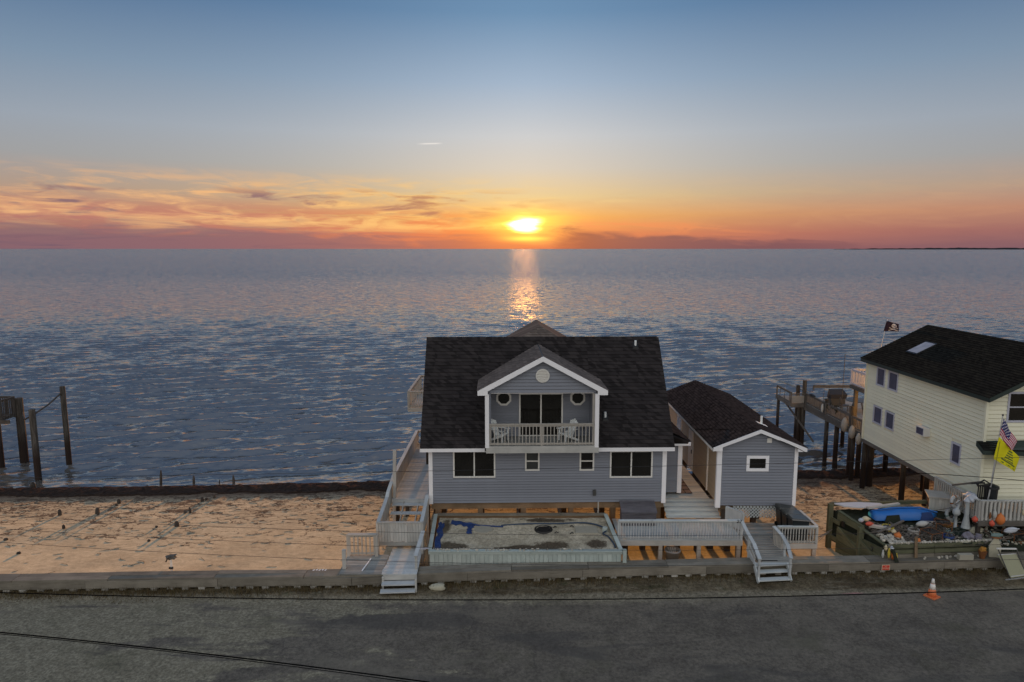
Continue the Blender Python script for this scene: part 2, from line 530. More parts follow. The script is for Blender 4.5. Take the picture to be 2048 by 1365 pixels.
def road_mat():
    m, q, p = new_mat('asphalt')
    P = q.pos()
    x, y, z = q.xyz(P)
    agg = q.noise(P, 38, 3, .7)
    agg2 = q.voro(P, 55, 'F1', 'Color')
    a, b, c = q.xyz(agg2)
    pat = q.noise(P, .5, 6, .62)
    pat2 = q.noise(P, 2.2, 6, .68)
    col = q.mix(q.ss(pat, .3, .7), (.108, .093, .074), (.155, .134, .104))
    col = q.scale(col, q.add(.62, q.add(q.mul(agg, .45), q.mul(a, .34))))
    mid = q.noise(P, 7, 5, .75)
    wear = q.noise(q.vmul(P, (.12, 1.6, 1)), 1.0, 4, .6)
    col = q.scale(col, q.add(.50, q.add(q.mul(q.ss(mid, .34, .66), .55), q.add(q.mul(wear, .30), q.mul(q.ss(q.noise(P, 2.1, 5, .7), .36, .64), .22)))))
    worn = q.ss(q.noise(q.vmul(P, (.30, .8, 1)), .8, 6, .68, .6), .50, .66)
    col = q.mix(q.mul(worn, .45), col, (.19, .168, .128))
    fresh = q.ss(q.noise(q.vadd(q.vmul(P, (.22, .9, 1)), (9, 3, 0)), .6, 5, .6, .4), .53, .64)
    col = q.mix(q.mul(fresh, .5), col, (.062, .058, .054))
    ck = q.vadd(P, q.vmul(q.noise(P, 1.4, 4, .6, 0, True), (.9, .9, 0)))
    crack = q.mul(q.ss(q.voro(ck, .33, 'DISTANCE_TO_EDGE', 'Distance'), .012, .004), q.ss(q.noise(P, .3, 3, .5), .5, .6))
    col = q.mix(q.mul(crack, .30), col, (.03, .03, .03))
    # blown sand: a broad drift at the left and a fringe along the verge
    drift = q.sub(q.add(q.mul(q.ss(x, 3, -13), .80), q.mul(q.ss(x, -11, -16), .16)), .44)
    stretch = q.noise(q.vmul(P, (.16, .75, 1)), 1.0, 6, .62, .5)
    sandy = q.ss(q.add(drift, q.add(q.mul(q.sub(stretch, .5), 2.6), q.mul(q.sub(pat2, .5), .7))), .10, .30)
    edge = q.ss(q.add(y, q.add(q.mul(q.sub(pat2, .5), 1.1), q.mul(q.sub(stretch, .5), .9))), 24.85, 25.25)
    edge = q.mul(edge, q.ss(x, 13, 2))
    spots = q.mul(q.ss(q.noise(q.vmul(P, (.5, 1.6, 1)), .9, 5, .6), .66, .74), q.mul(q.ss(x, 4, -3), .55))
    sand = q.m('MAXIMUM', q.m('MAXIMUM', q.mul(sandy, .72), q.mul(edge, .8)), spots)
    grit = q.noise(P, 14, 5, .75)
    scol = q.scale(q.mix(q.ss(pat2, .35, .7), (.24, .21, .14), (.36, .32, .22)), q.add(.45, q.mul(q.ss(q.noise(P, 9, 5, .75), .34, .66), .85)))
    col = q.mix(q.mul(sand, .95), col, scol)
    moss = q.mul(q.ss(q.noise(q.vadd(P, (40, 0, 0)), .35, 4, .6), .55, .7), .35)
    col = q.mix(moss, col, (.085, .082, .048))
    q.put(p.inputs['Base Color'], col)
    p.inputs['Roughness'].default_value = .9
    p.inputs['Specular IOR Level'].default_value = .18
    q.put(p.inputs['Normal'], q.bump(q.add(agg, q.mul(grit, .6)), .6, .012))


def verge_mat():
    m, q, p = new_mat('verge_soil')
    P = q.pos()
    x, y, z = q.xyz(P)
    n1 = q.noise(P, .7, 6, .64)
    n2 = q.noise(P, 6, 6, .72)
    n3 = q.noise(P, 40, 3, .7)
    st = q.noise(q.vmul(P, (.35, 1.4, 1)), 1.6, 6, .7, .6)
    col = q.mix(q.ss(n1, .34, .66), (.075, .056, .033), (.155, .125, .078))
    col = q.mix(q.mul(q.ss(st, .52, .68), .7), col, (.215, .19, .135))
    col = q.mix(q.mul(q.ss(q.noise(P, 1.2, 5, .7), .56, .7), .6), col, (.05, .06, .026))
    tv = q.sub(y, q.add(25.36, q.mul(q.m('MAXIMUM', x, 0.0), .034)))
    col = q.mix(q.mul(q.ss(q.add(tv, q.mul(q.sub(st, .5), .7)), .34, .02), .8), col, (.23, .205, .15))
    col = q.scale(col, q.add(.42, q.add(q.mul(q.ss(n2, .34, .66), .62), q.mul(q.ss(q.noise(P, 17, 4, .7), .35, .65), .42))))
    q.put(p.inputs['Base Color'], col)
    p.inputs['Roughness'].default_value = .95
    p.inputs['Specular IOR Level'].default_value = .1
    q.put(p.inputs['Normal'], q.bump(q.add(n2, q.mul(n3, .4)), .8, .05))


def water_mat():
    m, q, p = new_mat('water')
    ge = q.n.new('ShaderNodeNewGeometry')
    P, N = ge.outputs['Position'], ge.outputs['Normal']
    c1 = q.noise(q.vmul(P, (.36, 1.5, 1)), 1.9, 4, .7, .2, True)
    c2 = q.noise(q.vadd(q.vmul(P, (.40, 1.1, 1)), (31, 7, 0)), .55, 3, .6, .3, True)
    c3 = q.noise(q.vadd(q.vmul(P, (.22, .9, 1)), (5, 17, 0)), .06, 4, .7, .3, True)
    h = (.5, .5, .5)
    def dev(c, k):
        n = q.n.new('ShaderNodeVectorMath')
        n.operation = 'SUBTRACT'
        q.put(n.inputs[0], c)
        n.inputs[1].default_value = h
        return q.vmul(n.outputs[0], (k * .7, k, 0))
    d = q.vadd(q.vadd(dev(c1, 1.15), dev(c2, .42)), dev(c3, .04))
    px, py_, pz = q.xyz(P)
    far = q.ss(py_, 110, 430)
    d = q.vadd(d, q.vec(0, q.sub(.06, q.add(q.mul(q.ss(py_, 45, 125), .105), q.mul(far, .09))), 0))
    nv = q.n.new('ShaderNodeVectorMath')
    nv.operation = 'NORMALIZE'
    q.l.new(q.vadd(N, d), nv.inputs[0])
    q.put(p.inputs['Base Color'], (.112, .104, .092))
    p.inputs['Roughness'].default_value = .10
    p.inputs['IOR'].default_value = 2.4
    q.l.new(nv.outputs[0], p.inputs['Normal'])


def weed_mat():
    m, q, p = new_mat('seaweed')
    P = q.pos()
    n = q.noise(q.vmul(P, (1, 3, 3)), 4, 6, .75)
    col = q.mix(q.ss(n, .35, .7), (.018, .011, .008), (.052, .033, .023))
    q.put(p.inputs['Base Color'], col)
    p.inputs['Roughness'].default_value = .85
    p.inputs['Specular IOR Level'].default_value = .15
    q.put(p.inputs['Normal'], q.bump(n, .9, .08))


def grass_mat():
    m, q, p = new_mat('dry_grass')
    r = q.island()
    col = q.ramp(r, [(0, (.05, .035, .018)), (.4, (.11, .078, .04)), (.75, (.06, .055, .022)), (1, (.20, .155, .09))])
    q.put(p.inputs['Base Color'], col)
    p.inputs['Roughness'].default_value = .9
    p.inputs['Specular IOR Level'].default_value = .1


for fn in (sand_mat, fill_mat, road_mat, verge_mat, water_mat, weed_mat, grass_mat):
    fn()


def pile_mat():
    """round piling: pale above, black with growth where the tide reaches"""
    m, q, p = new_mat('piling')
    P = q.pos()
    x, y, z = q.xyz(P)
    o = q.obj()
    gr = q.noise(q.vmul(o, (14, 14, 1.1)), 1.0, 6, .65, .3)
    n = q.noise(P, 1.6, 4, .6)
    col = q.mix(q.ss(gr, .35, .7), (.040, .036, .031), (.10, .092, .08))
    col = q.mix(q.ss(q.add(z, q.mul(q.sub(n, .5), .9)), 1.7, .5), col, (.026, .018, .014))
    col = q.scale(col, q.add(.8, q.mul(q.rnd(), .45)))
    q.put(p.inputs['Base Color'], col)
    p.inputs['Roughness'].default_value = .85
    p.inputs['Specular IOR Level'].default_value = .2
    q.put(p.inputs['Normal'], q.bump(gr, .5, .02))


pile_mat()


# ------------------------------------------------------------------ object helpers
class MB:
    def __init__(s):
        s.v, s.f, s.mi = [], [], []

    def add(s, vs, fs, mi=0):
        b = len(s.v)
        s.v.extend(tuple(v) for v in vs)
        s.f.extend(tuple(i + b for i in f) for f in fs)
        s.mi.extend([mi] * len(fs))
        return s

    BOXF = ((0, 3, 2, 1), (4, 5, 6, 7), (0, 1, 5, 4), (1, 2, 6, 5), (2, 3, 7, 6), (3, 0, 4, 7))

    def box(s, a, b, mi=0):
        (x0, y0, z0), (x1, y1, z1) = a, b
        return s.add(((x0, y0, z0), (x1, y0, z0), (x1, y1, z0), (x0, y1, z0), (x0, y0, z1), (x1, y0, z1), (x1, y1, z1), (x0, y1, z1)), MB.BOXF, mi)

    def hexa(s, vs, mi=0):
        return s.add(vs, MB.BOXF, mi)

    def bar(s, p0, p1, w, h, mi=0, up=(0, 0, 1)):
        p0, p1 = Vector(p0), Vector(p1)
        d = (p1 - p0).normalized()
        sd = d.cross(Vector(up))
        if sd.length < 1e-4:
            sd = d.cross(Vector((0, 1, 0)))
        sd.normalize()
        u = sd.cross(d)
        a, b = sd * w / 2, u * h / 2
        return s.add([p0 - a - b, p1 - a - b, p1 + a - b, p0 + a - b, p0 - a + b, p1 - a + b, p1 + a + b, p0 + a + b], MB.BOXF, mi)

    def tube(s, pts, r, n=8, mi=0, cap=True):
        pts = [Vector(p) for p in pts]
        rs = r if isinstance(r, (list, tuple)) else [r] * len(pts)
        base = len(s.v)
        ref = None
        for i, p in enumerate(pts):
            d = (pts[min(i + 1, len(pts) - 1)] - pts[max(i - 1, 0)]).normalized()
            if ref is None:
                ref = Vector((0, 0, 1)) if abs(d.z) < .9 else Vector((1, 0, 0))
            a = d.cross(ref).normalized()
            b = a.cross(d).normalized()
            ref = b
            for k in range(n):
                t = 2 * PI * k / n
                s.v.append(tuple(p + (a * math.cos(t) + b * math.sin(t)) * rs[i]))
        for i in range(len(pts) - 1):
            for k in range(n):
                k2 = (k + 1) % n
                s.f.append((base + i * n + k, base + i * n + k2, base + (i + 1) * n + k2, base + (i + 1) * n + k))
                s.mi.append(mi)
        if cap:
            s.f.append(tuple(base + k for k in range(n)))
            e = base + (len(pts) - 1) * n
            s.f.append(tuple(e + k for k in reversed(range(n))))
            s.mi += [mi, mi]
        return s

    def lathe(s, prof, n=16, c=(0, 0, 0), mi=0, mat=None):
        base = len(s.v)
        c = Vector(c)
        for (r, z) in prof:
            for k in range(n):
                t = 2 * PI * k / n
                v = Vector((r * math.cos(t), r * math.sin(t), z))
                if mat is not None:
                    v = mat @ v
                s.v.append(tuple(v + c))
        for i in range(len(prof) - 1):
            for k in range(n):
                k2 = (k + 1) % n
                s.f.append((base + i * n + k, base + i * n + k2, base + (i + 1) * n + k2, base + (i + 1) * n + k))
                s.mi.append(mi)
        if prof[0][0] > 1e-3:
            s.f.append(tuple(base + k for k in reversed(range(n))))
            s.mi.append(mi)
        if prof[-1][0] > 1e-3:
            e = base + (len(prof) - 1) * n
            s.f.append(tuple(e + k for k in range(n)))
            s.mi.append(mi)
        return s

    def blob(s, c, rx, ry, rz, rough=.12, seed=0, n=10, m=7, mi=0):
        base = len(s.v)
        c = Vector(c)
        for i in range(m + 1):
            ph = PI * i / m
            for k in range(n):
                t = 2 * PI * k / n
                d = Vector((math.sin(ph) * math.cos(t), math.sin(ph) * math.sin(t), math.cos(ph)))
                q = 1 + rough * 2 * (mnoise.noise(d * 1.6 + Vector((seed * 3.1, seed * 1.7, 0))))
                s.v.append((c.x + d.x * rx * q, c.y + d.y * ry * q, c.z + d.z * rz * q))
        for i in range(m):
            for k in range(n):
                k2 = (k + 1) % n
                s.f.append((base + i * n + k, base + (i + 1) * n + k, base + (i + 1) * n + k2, base + i * n + k2))
                s.mi.append(mi)
        return s

    def torus(s, c, R0, r, mat=None, n=24, m=10, mi=0, segs=None):
        base = len(s.v)
        c = Vector(c)
        for i in range(n):
            t = 2 * PI * i / n
            for k in range(m):
                u = 2 * PI * k / m
                v = Vector(((R0 + r * math.cos(u)) * math.cos(t), (R0 + r * math.cos(u)) * math.sin(t), r * math.sin(u)))
                if mat is not None:
                    v = mat @ v
                s.v.append(tuple(v + c))
        for i in range(n):
            for k in range(m):
                i2, k2 = (i + 1) % n, (k + 1) % m
                s.f.append((base + i * m + k, base + i2 * m + k, base + i2 * m + k2, base + i * m + k2))
                s.mi.append(segs(i) if segs else mi)
        return s

    def mesh(s, name, mats, smooth=False):
        me = bpy.data.meshes.new(name)
        me.from_pydata(s.v, [], s.f)
        for mt in (mats if isinstance(mats, (list, tuple)) else [mats]):
            me.materials.append(MATS[mt])
        if any(s.mi):
            me.polygons.foreach_set('material_index', s.mi)
        if smooth:
            me.polygons.foreach_set('use_smooth', [True] * len(s.f))
        me.update()
        return me

    def build(s, name, mats, parent=None, smooth=False, loc=None):
        return link(name, s.mesh(name, mats, smooth), parent, loc)


def link(name, me, parent=None, loc=None, M=None):
    o = bpy.data.objects.new(name, me)
    C.objects.link(o)
    if parent is not None:
        o.parent = parent
    if M is not None:
        o.matrix_basis = M
    elif loc is not None:
        o.location = loc
    return o


def tag(o, label=None, cat=None, group=None, kind=None):
    if label:
        o['label'] = label
    if cat:
        o['category'] = cat
    if group:
        o['group'] = group
    if kind:
        o['kind'] = kind
    return o


def T(name, label, cat, loc=(0, 0, 0), rz=0.0, group=None):
    o = bpy.data.objects.new(name, None)
    C.objects.link(o)
    o.empty_display_size = .2
    o.location = loc
    o.rotation_euler = (0, 0, rz)
    return tag(o, label, cat, group)


BARS = {}


def bar(name, p0, p1, w, h, mat, parent=None, up=(0, 0, 1)):
    """one board or post: its own object, mesh shared between boards of one size, local x along it"""
    p0, p1 = Vector(p0), Vector(p1)
    d = p1 - p0
    L = d.length
    key = (round(L, 2), round(w, 3), round(h, 3), mat)
    me = BARS.get(key)
    if me is None:
        b = MB().box((-L / 2, -w / 2, -h / 2), (L / 2, w / 2, h / 2))
        me = BARS[key] = b.mesh(name, mat)
    d.normalize()
    sd = Vector(up).cross(d)
    if sd.length < 1e-4:
        sd = Vector((0, 1, 0)).cross(d)
        if sd.length < 1e-4:
            sd = Vector((1, 0, 0)).cross(d)
    sd.normalize()
    u = d.cross(sd)
    M = Matrix((d, sd, u)).transposed().to_4x4()
    M.translation = (p0 + p1) / 2
    return link(name, me, parent, M=M)


def box(name, a, b, mat, parent=None):
    return MB().box(a, b).build(name, mat, parent)


def lerp(a, b, t):
    return tuple(a[i] + (b[i] - a[i]) * t for i in range(3))


def interp(x, pts):
    return float(np.interp(x, [p[0] for p in pts], [p[1] for p in pts]))


def copy_tree(o, parent=None):
    c = o.copy()
    C.objects.link(c)
    c.parent = parent
    for ch in list(o.children):
        copy_tree(ch, c)
    return c


def planks(parent, x0, x1, y0, y1, z, along, width, mat, gap=.014, th=.04, name='plank', lift=.0):
    """deck boards; along = 'x' or 'y'"""
    if along == 'x':
        n = max(1, round((y1 - y0) / width))
        for i in range(n):
            a = y0 + (y1 - y0) * i / n
            b = y0 + (y1 - y0) * (i + 1) / n
            yy = (a + b) / 2
            dz = random.uniform(-.004, .004)
            bar(name, (x0, yy, z - th / 2 + dz), (x1, yy, z - th / 2 + dz), b - a - gap, th, mat, parent)
    else:
        n = max(1, round((x1 - x0) / width))
        for i in range(n):
            a = x0 + (x1 - x0) * i / n
            b = x0 + (x1 - x0) * (i + 1) / n
            xx = (a + b) / 2
            dz = random.uniform(-.004, .004)
            bar(name, (xx, y0, z - th / 2 + dz), (xx, y1, z - th / 2 + dz), b - a - gap, th, mat, parent)


def railing(parent, p0, p1, h, mat, nbal=None, spacing=.13, posts=2, post_h=None, cap_w=.14, bal_w=.035, post_w=.09, low=.08, cap=True, solid=False, cap_mat=None):
    """posts, balusters, bottom and top rails from p0 to p1 (points on the deck)"""
    p0, p1 = Vector(p0), Vector(p1)
    d = p1 - p0
    L = d.length
    up = Vector((0, 0, 1))
    cap_mat = cap_mat or mat
    if cap:
        bar('top_rail', p0 + up * h, p1 + up * h, cap_w, .04, cap_mat, parent)
    bar('rail', p0 + up * (h - .075), p1 + up * (h - .075), .035, .085, mat, parent)
    bar('rail', p0 + up * low, p1 + up * low, .035, .085, mat, parent)
    n = nbal or max(1, int(L / spacing))
    side = Vector((-d.y, d.x, 0)).normalized() * .037
    for i in range(n):
        q = p0 + d * ((i + .5) / n) - side
        if solid:
            bar('board', q + up * .02, q + up * (h - .025), L / n - .006, .02, mat, parent, up=side)
        else:
            bar('baluster', q + up * .03, q + up * (h - .03), bal_w, bal_w, mat, parent, up=side)
    for i in range(posts):
        q = p0 + d * (i / max(1, posts - 1)) + side * .8
        bar('post', q - up * .12, q + up * ((post_h or h) - .022), post_w, post_w, mat, parent, up=d)


def pile(parent, x, y, z0, z1, r, name='piling', mat='piling'):
    m = MB().lathe([(r * 1.04, z0), (r, z0 + (z1 - z0) * .5), (r * .97, z1 - .03), (r * .88, z1)], 12)
    return m.build(name, mat, parent, False, (x, y, 0))


def window(parent, x0, x1, z0, z1, y, fr='trim_cream', glass='glass_dark', bars=('v',), w=.07, name='window', screen=None):
    """window on a wall facing -y at local y: frame box proud of the wall, panes recessed, mullions"""
    f = MB()
    yf, yb = y - .055, y + .03
    f.box((x0, yf, z0), (x0 + w, yb, z1)).box((x1 - w, yf, z0), (x1, yb, z1))
    f.box((x0 + w, yf, z1 - w), (x1 - w, yb, z1)).box((x0 + w, yf, z0), (x1 - w, yb, z0 + w))
    o = f.build(name, fr, parent)
    xs, zs = [x0 + w, x1 - w], [z0 + w, z1 - w]
    if 'v' in bars:
        xm = (x0 + x1) / 2
        MB().box((xm - .03, yf + .008, z0 + w), (xm + .03, yb, z1 - w)).build('mullion', fr, o)
        xs = [x0 + w, xm - .03, xm + .03, x1 - w]
    if 'h' in bars:
        zm = (z0 + z1) / 2
        MB().box((x0 + w, yf + .010, zm - .028), (x1 - w, yb, zm + .028)).build('mullion', fr, o)
        zs = [z0 + w, zm - .028, zm + .028, z1 - w]
    k = 0
    for i in range(0, len(xs), 2):
        for j in range(0, len(zs), 2):
            gm = glass if screen is None or k not in screen else 'glass_screen'
            MB().box((xs[i], y - .012, zs[j]), (xs[i + 1], y - .004, zs[j + 1])).build('pane', gm, o)
            k += 1
    return o


def siding(parent, x0, x1, z0, z1, y, mat, expo=.13, openings=(), lim=None, M=None, name='siding_board'):
    """lap boards on a wall whose outside faces -y (local); each board its own wedge, cut round openings.
    lim(z) -> (xa, xb) trims boards on a gable; M maps the wall's own frame to the parent's"""
    n = max(1, round((z1 - z0) / expo))
    e = (z1 - z0) / n
    for i in range(n):
        a, b = z0 + i * e, z0 + (i + 1) * e
        segs = [(x0, x1)]
        for (ox0, ox1, oz0, oz1) in openings:
            if oz1 <= a + 1e-3 or oz0 >= b - 1e-3:
                continue
            ns = []
            for s0, s1 in segs:
                if ox1 <= s0 or ox0 >= s1:
                    ns.append((s0, s1))
                    continue
                if ox0 > s0:
                    ns.append((s0, ox0))
                if ox1 < s1:
                    ns.append((ox1, s1))
            segs = ns
        for s0, s1 in segs:
            a0, a1, b0, b1 = s0, s1, s0, s1
            if lim:
                la, lb = lim(a), lim(b)
                a0, a1 = max(s0, la[0]), min(s1, la[1])
                b0, b1 = max(s0, lb[0]), min(s1, lb[1])
                if a1 - a0 < .04:
                    continue
                b0, b1 = (min(b0, b1), max(b0, b1)) if b1 > b0 else ((b0 + b1) / 2, (b0 + b1) / 2 + .001)
            if s1 - s0 < .02:
                continue
            cx, cz = (s0 + s1) / 2, (a + b) / 2
            t0, t1, bk = y - .050, y - .012, y + .008
            lip = min(.022, e * .16)
            vs = [(a0 - cx, t0 - y, a - cz + lip), (a1 - cx, t0 - y, a - cz + lip), (a1 - cx, bk - y, a - cz + lip), (a0 - cx, bk - y, a - cz + lip),
                  (b0 - cx, t1 - y, b - cz), (b1 - cx, t1 - y, b - cz), (b1 - cx, bk - y, b - cz), (b0 - cx, bk - y, b - cz)]
            key = None
            if not lim:
                key = ('sid', round(s1 - s0, 3), round(e, 4), mat)
            me = BARS.get(key) if key else None
            if me is None:
                me = MB().hexa(vs).mesh(name, mat)
                if key:
                    BARS[key] = me
            Mx = Matrix.Translation((cx, y, cz))
            if M is not None:
                Mx = M @ Mx
            link(name, me, parent, M=Mx)


def slope(parent, o, u, v, mat, U, V, lim=None, expo=.2, strip=1.0, parts=True, name='shingle', limit=None, holes=None, th=.028):
    """courses of shingle strips on a roof plane: o corner, u along the eave, v up the slope (unit vectors), U x V metres.
    lim(t) -> (a, b) the plane's extent along u at height t along v.  Returns strips built as parts."""
    o, u, v = Vector(o), Vector(u).normalized(), Vector(v).normalized()
    nn = u.cross(v).normalized()
    n = max(1, round(V / expo))
    e = V / n
    rest = MB()
    cnt = 0
    for i in range(n):
        t0, t1 = i * e, (i + 1) * e + min(.03, e * .3)
        t1 = min(t1, V)
        a, b = (0, U) if lim is None else lim(t0)
        a2, b2 = (0, U) if lim is None else lim(min(t1, V))
        off = random.uniform(.25, .95) * strip
        cuts = [a]
        x = a + off * .6 + .15
        while x < b - .12:
            cuts.append(x)
            x += strip * random.uniform(.92, 1.08)
        cuts.append(b)
        for c0, c1 in zip(cuts[:-1], cuts[1:]):
            if c1 - c0 < .03:
                continue
            if holes and holes((c0 + c1) / 2, (t0 + t1) / 2):
                continue
            lift = random.uniform(0, .006)
            d0, d1 = c0, c1
            if lim is not None:
                d0 = min(max(c0, a2), b2) if c0 == a else c0
                d1 = max(min(c1, b2), a2) if c1 == b else c1
                d0, d1 = max(d0, a2), min(d1, b2)
                if d1 < d0:
                    d0 = d1 = (a2 + b2) / 2
            g0, g1 = th + lift, .004
            cc = o + u * ((c0 + c1) / 2) + v * ((t0 + t1) / 2)
            q = [o + u * (c0 + .003) + v * t0, o + u * (c1 - .003) + v * t0, o + u * d1 + v * t1, o + u * d0 + v * t1]
            if parts and (limit is None or cnt < limit):
                X = Matrix((u, v, nn)).transposed().to_4x4()
                X.translation = cc
                Xi = X.inverted()
                vs = [Xi @ p for p in q] + [Xi @ (q[0] + nn * g0), Xi @ (q[1] + nn * g0), Xi @ (q[2] + nn * g1), Xi @ (q[3] + nn * g1)]
                link(name, MB().hexa(vs).mesh(name, mat), parent, M=X)
                cnt += 1
            else:
                rest.hexa(q + [q[0] + nn * g0, q[1] + nn * g0, q[2] + nn * g1, q[3] + nn * g1])
    if rest.v:
        tag(rest.build('shingles', mat, parent), kind='stuff')
    return cnt


# ------------------------------------------------------------------ terrain
WATER_Z = -0.8
WLINE = [(-200, 38.0), (-60, 38.4), (-31, 40.0), (-19, 40.45), (-8, 41.2), (5, 42.2), (20.5, 43.4), (60, 46.5), (200, 50)]
WALLF = [(-200, 24.2), (-60, 25.0), (-20.4, 25.62), (-13.5, 25.9), (-6.5, 26.03), (0, 26.58), (5.7, 26.86), (10, 27.14), (15.3, 27.30), (20.6, 27.6), (60, 29.4), (200, 33)]
WALL_W = .55
WALL_H = .6


def wallf(x):
    return interp(x, WALLF)


def sandz(x, y):
    yw = interp(x, WLINE)
    t = (y - 27.0) / (yw - 27.0)
    return -0.1 - 0.7 * t


def fbm(x, y, s, o=4):
    return mnoise.fractal(Vector((x * s, y * s, .37)), 1.0, 2.0, o)


def grid_mesh(name, xs, ys, zf, mat, smooth=True, kind='structure'):
    nx, ny = len(xs), len(ys)
    v = [(x, y, zf(x, y)) for y in ys for x in xs]
    f = [(j * nx + i, j * nx + i + 1, (j + 1) * nx + i + 1, (j + 1) * nx + i) for j in range(ny - 1) for i in range(nx - 1)]
    me = bpy.data.meshes.new(name)
    me.from_pydata(v, [], f)
    me.materials.append(MATS[mat])
    if smooth:
        me.polygons.foreach_set('use_smooth', [True] * len(f))
    o = link(name, me)
    return tag(o, kind=kind)


def build_terrain():
    xs = [-400, -200, -100, -60] + list(np.linspace(-40, 34, 297)) + [60, 100, 200, 400]
    ys = list(np.linspace(0, 1, 76))
    # beach sheet follows the bulkhead on one side and runs under the water on the other
    v, f = [], []
    nx = len(xs)
    for t in ys:
        for x in xs:
            y0 = wallf(x) + WALL_W * .5
            y1 = interp(x, WLINE) + 5.0
            y = y0 + (y1 - y0) * t
            z = sandz(x, y) + .012 * fbm(x, y, .25) + .004 * fbm(x + 30, y, 1.2)
            v.append((x, y, z))
    for j in range(len(ys) - 1):
        for i in range(nx - 1):
            f.append((j * nx + i, j * nx + i + 1, (j + 1) * nx + i + 1, (j + 1) * nx + i))
    me = bpy.data.meshes.new('beach')
    me.from_pydata(v, [], f)
    me.materials.append(MATS['sand'])
    me.polygons.foreach_set('use_smooth', [True] * len(f))
    tag(link('beach', me), kind='structure')

    tag(MB().add([(-3000, -3000, -.05), (3000, -3000, -.05), (3000, 24.0, -.05), (-3000, 24.0, -.05)], [(0, 1, 2, 3)]).build('ground', 'verge_soil'), kind='structure')
    xr = [-400, -100] + list(np.linspace(-40, 40, 33)) + [100, 400]
    v, f = [], []
    for x in xr:
        e = interp(x, [(-400, 20), (-40, 25.2), (-6, 25.42), (0, 25.35), (9.5, 25.6), (20, 26.05), (40, 26.9), (400, 40)])
        v += [(x, 12.0, .0), (x, e, .0)]
    for i in range(len(xr) - 1):
        f.append((2 * i, 2 * i + 2, 2 * i + 3, 2 * i + 1))
    me = bpy.data.meshes.new('road')
    me.from_pydata(v, [], f)
    me.materials.append(MATS['asphalt'])
    tag(link('road', me), kind='structure')

    xs = [-400, -100] + list(np.linspace(-40, 40, 321)) + [100, 400]
    v, f = [], []
    nr = 13
    for j in range(nr):
        t = j / (nr - 1)
        for x in xs:
            e = interp(x, [(-400, 20), (-40, 25.15), (-6, 25.35), (0, 25.28), (9.5, 25.55), (20, 26.0), (40, 26.85), (400, 40)])
            e += .09 * fbm(x, 3, .8)
            y = e + (wallf(x) + .35 - e) * t
            z = .004 + .05 * min(1, t * 4) + .04 * (fbm(x, y, 1.1) + .3) * min(1, t * 3) + .05 * t
            v.append((x, y, z))
    nx = len(xs)
    for j in range(nr - 1):
        for i in range(nx - 1):
            f.append((j * nx + i, j * nx + i + 1, (j + 1) * nx + i + 1, (j + 1) * nx + i))
    me = bpy.data.meshes.new('verge')
    me.from_pydata(v, [], f)
    me.materials.append(MATS['verge_soil'])
    me.polygons.foreach_set('use_smooth', [True] * len(f))
    tag(link('verge', me), kind='structure')


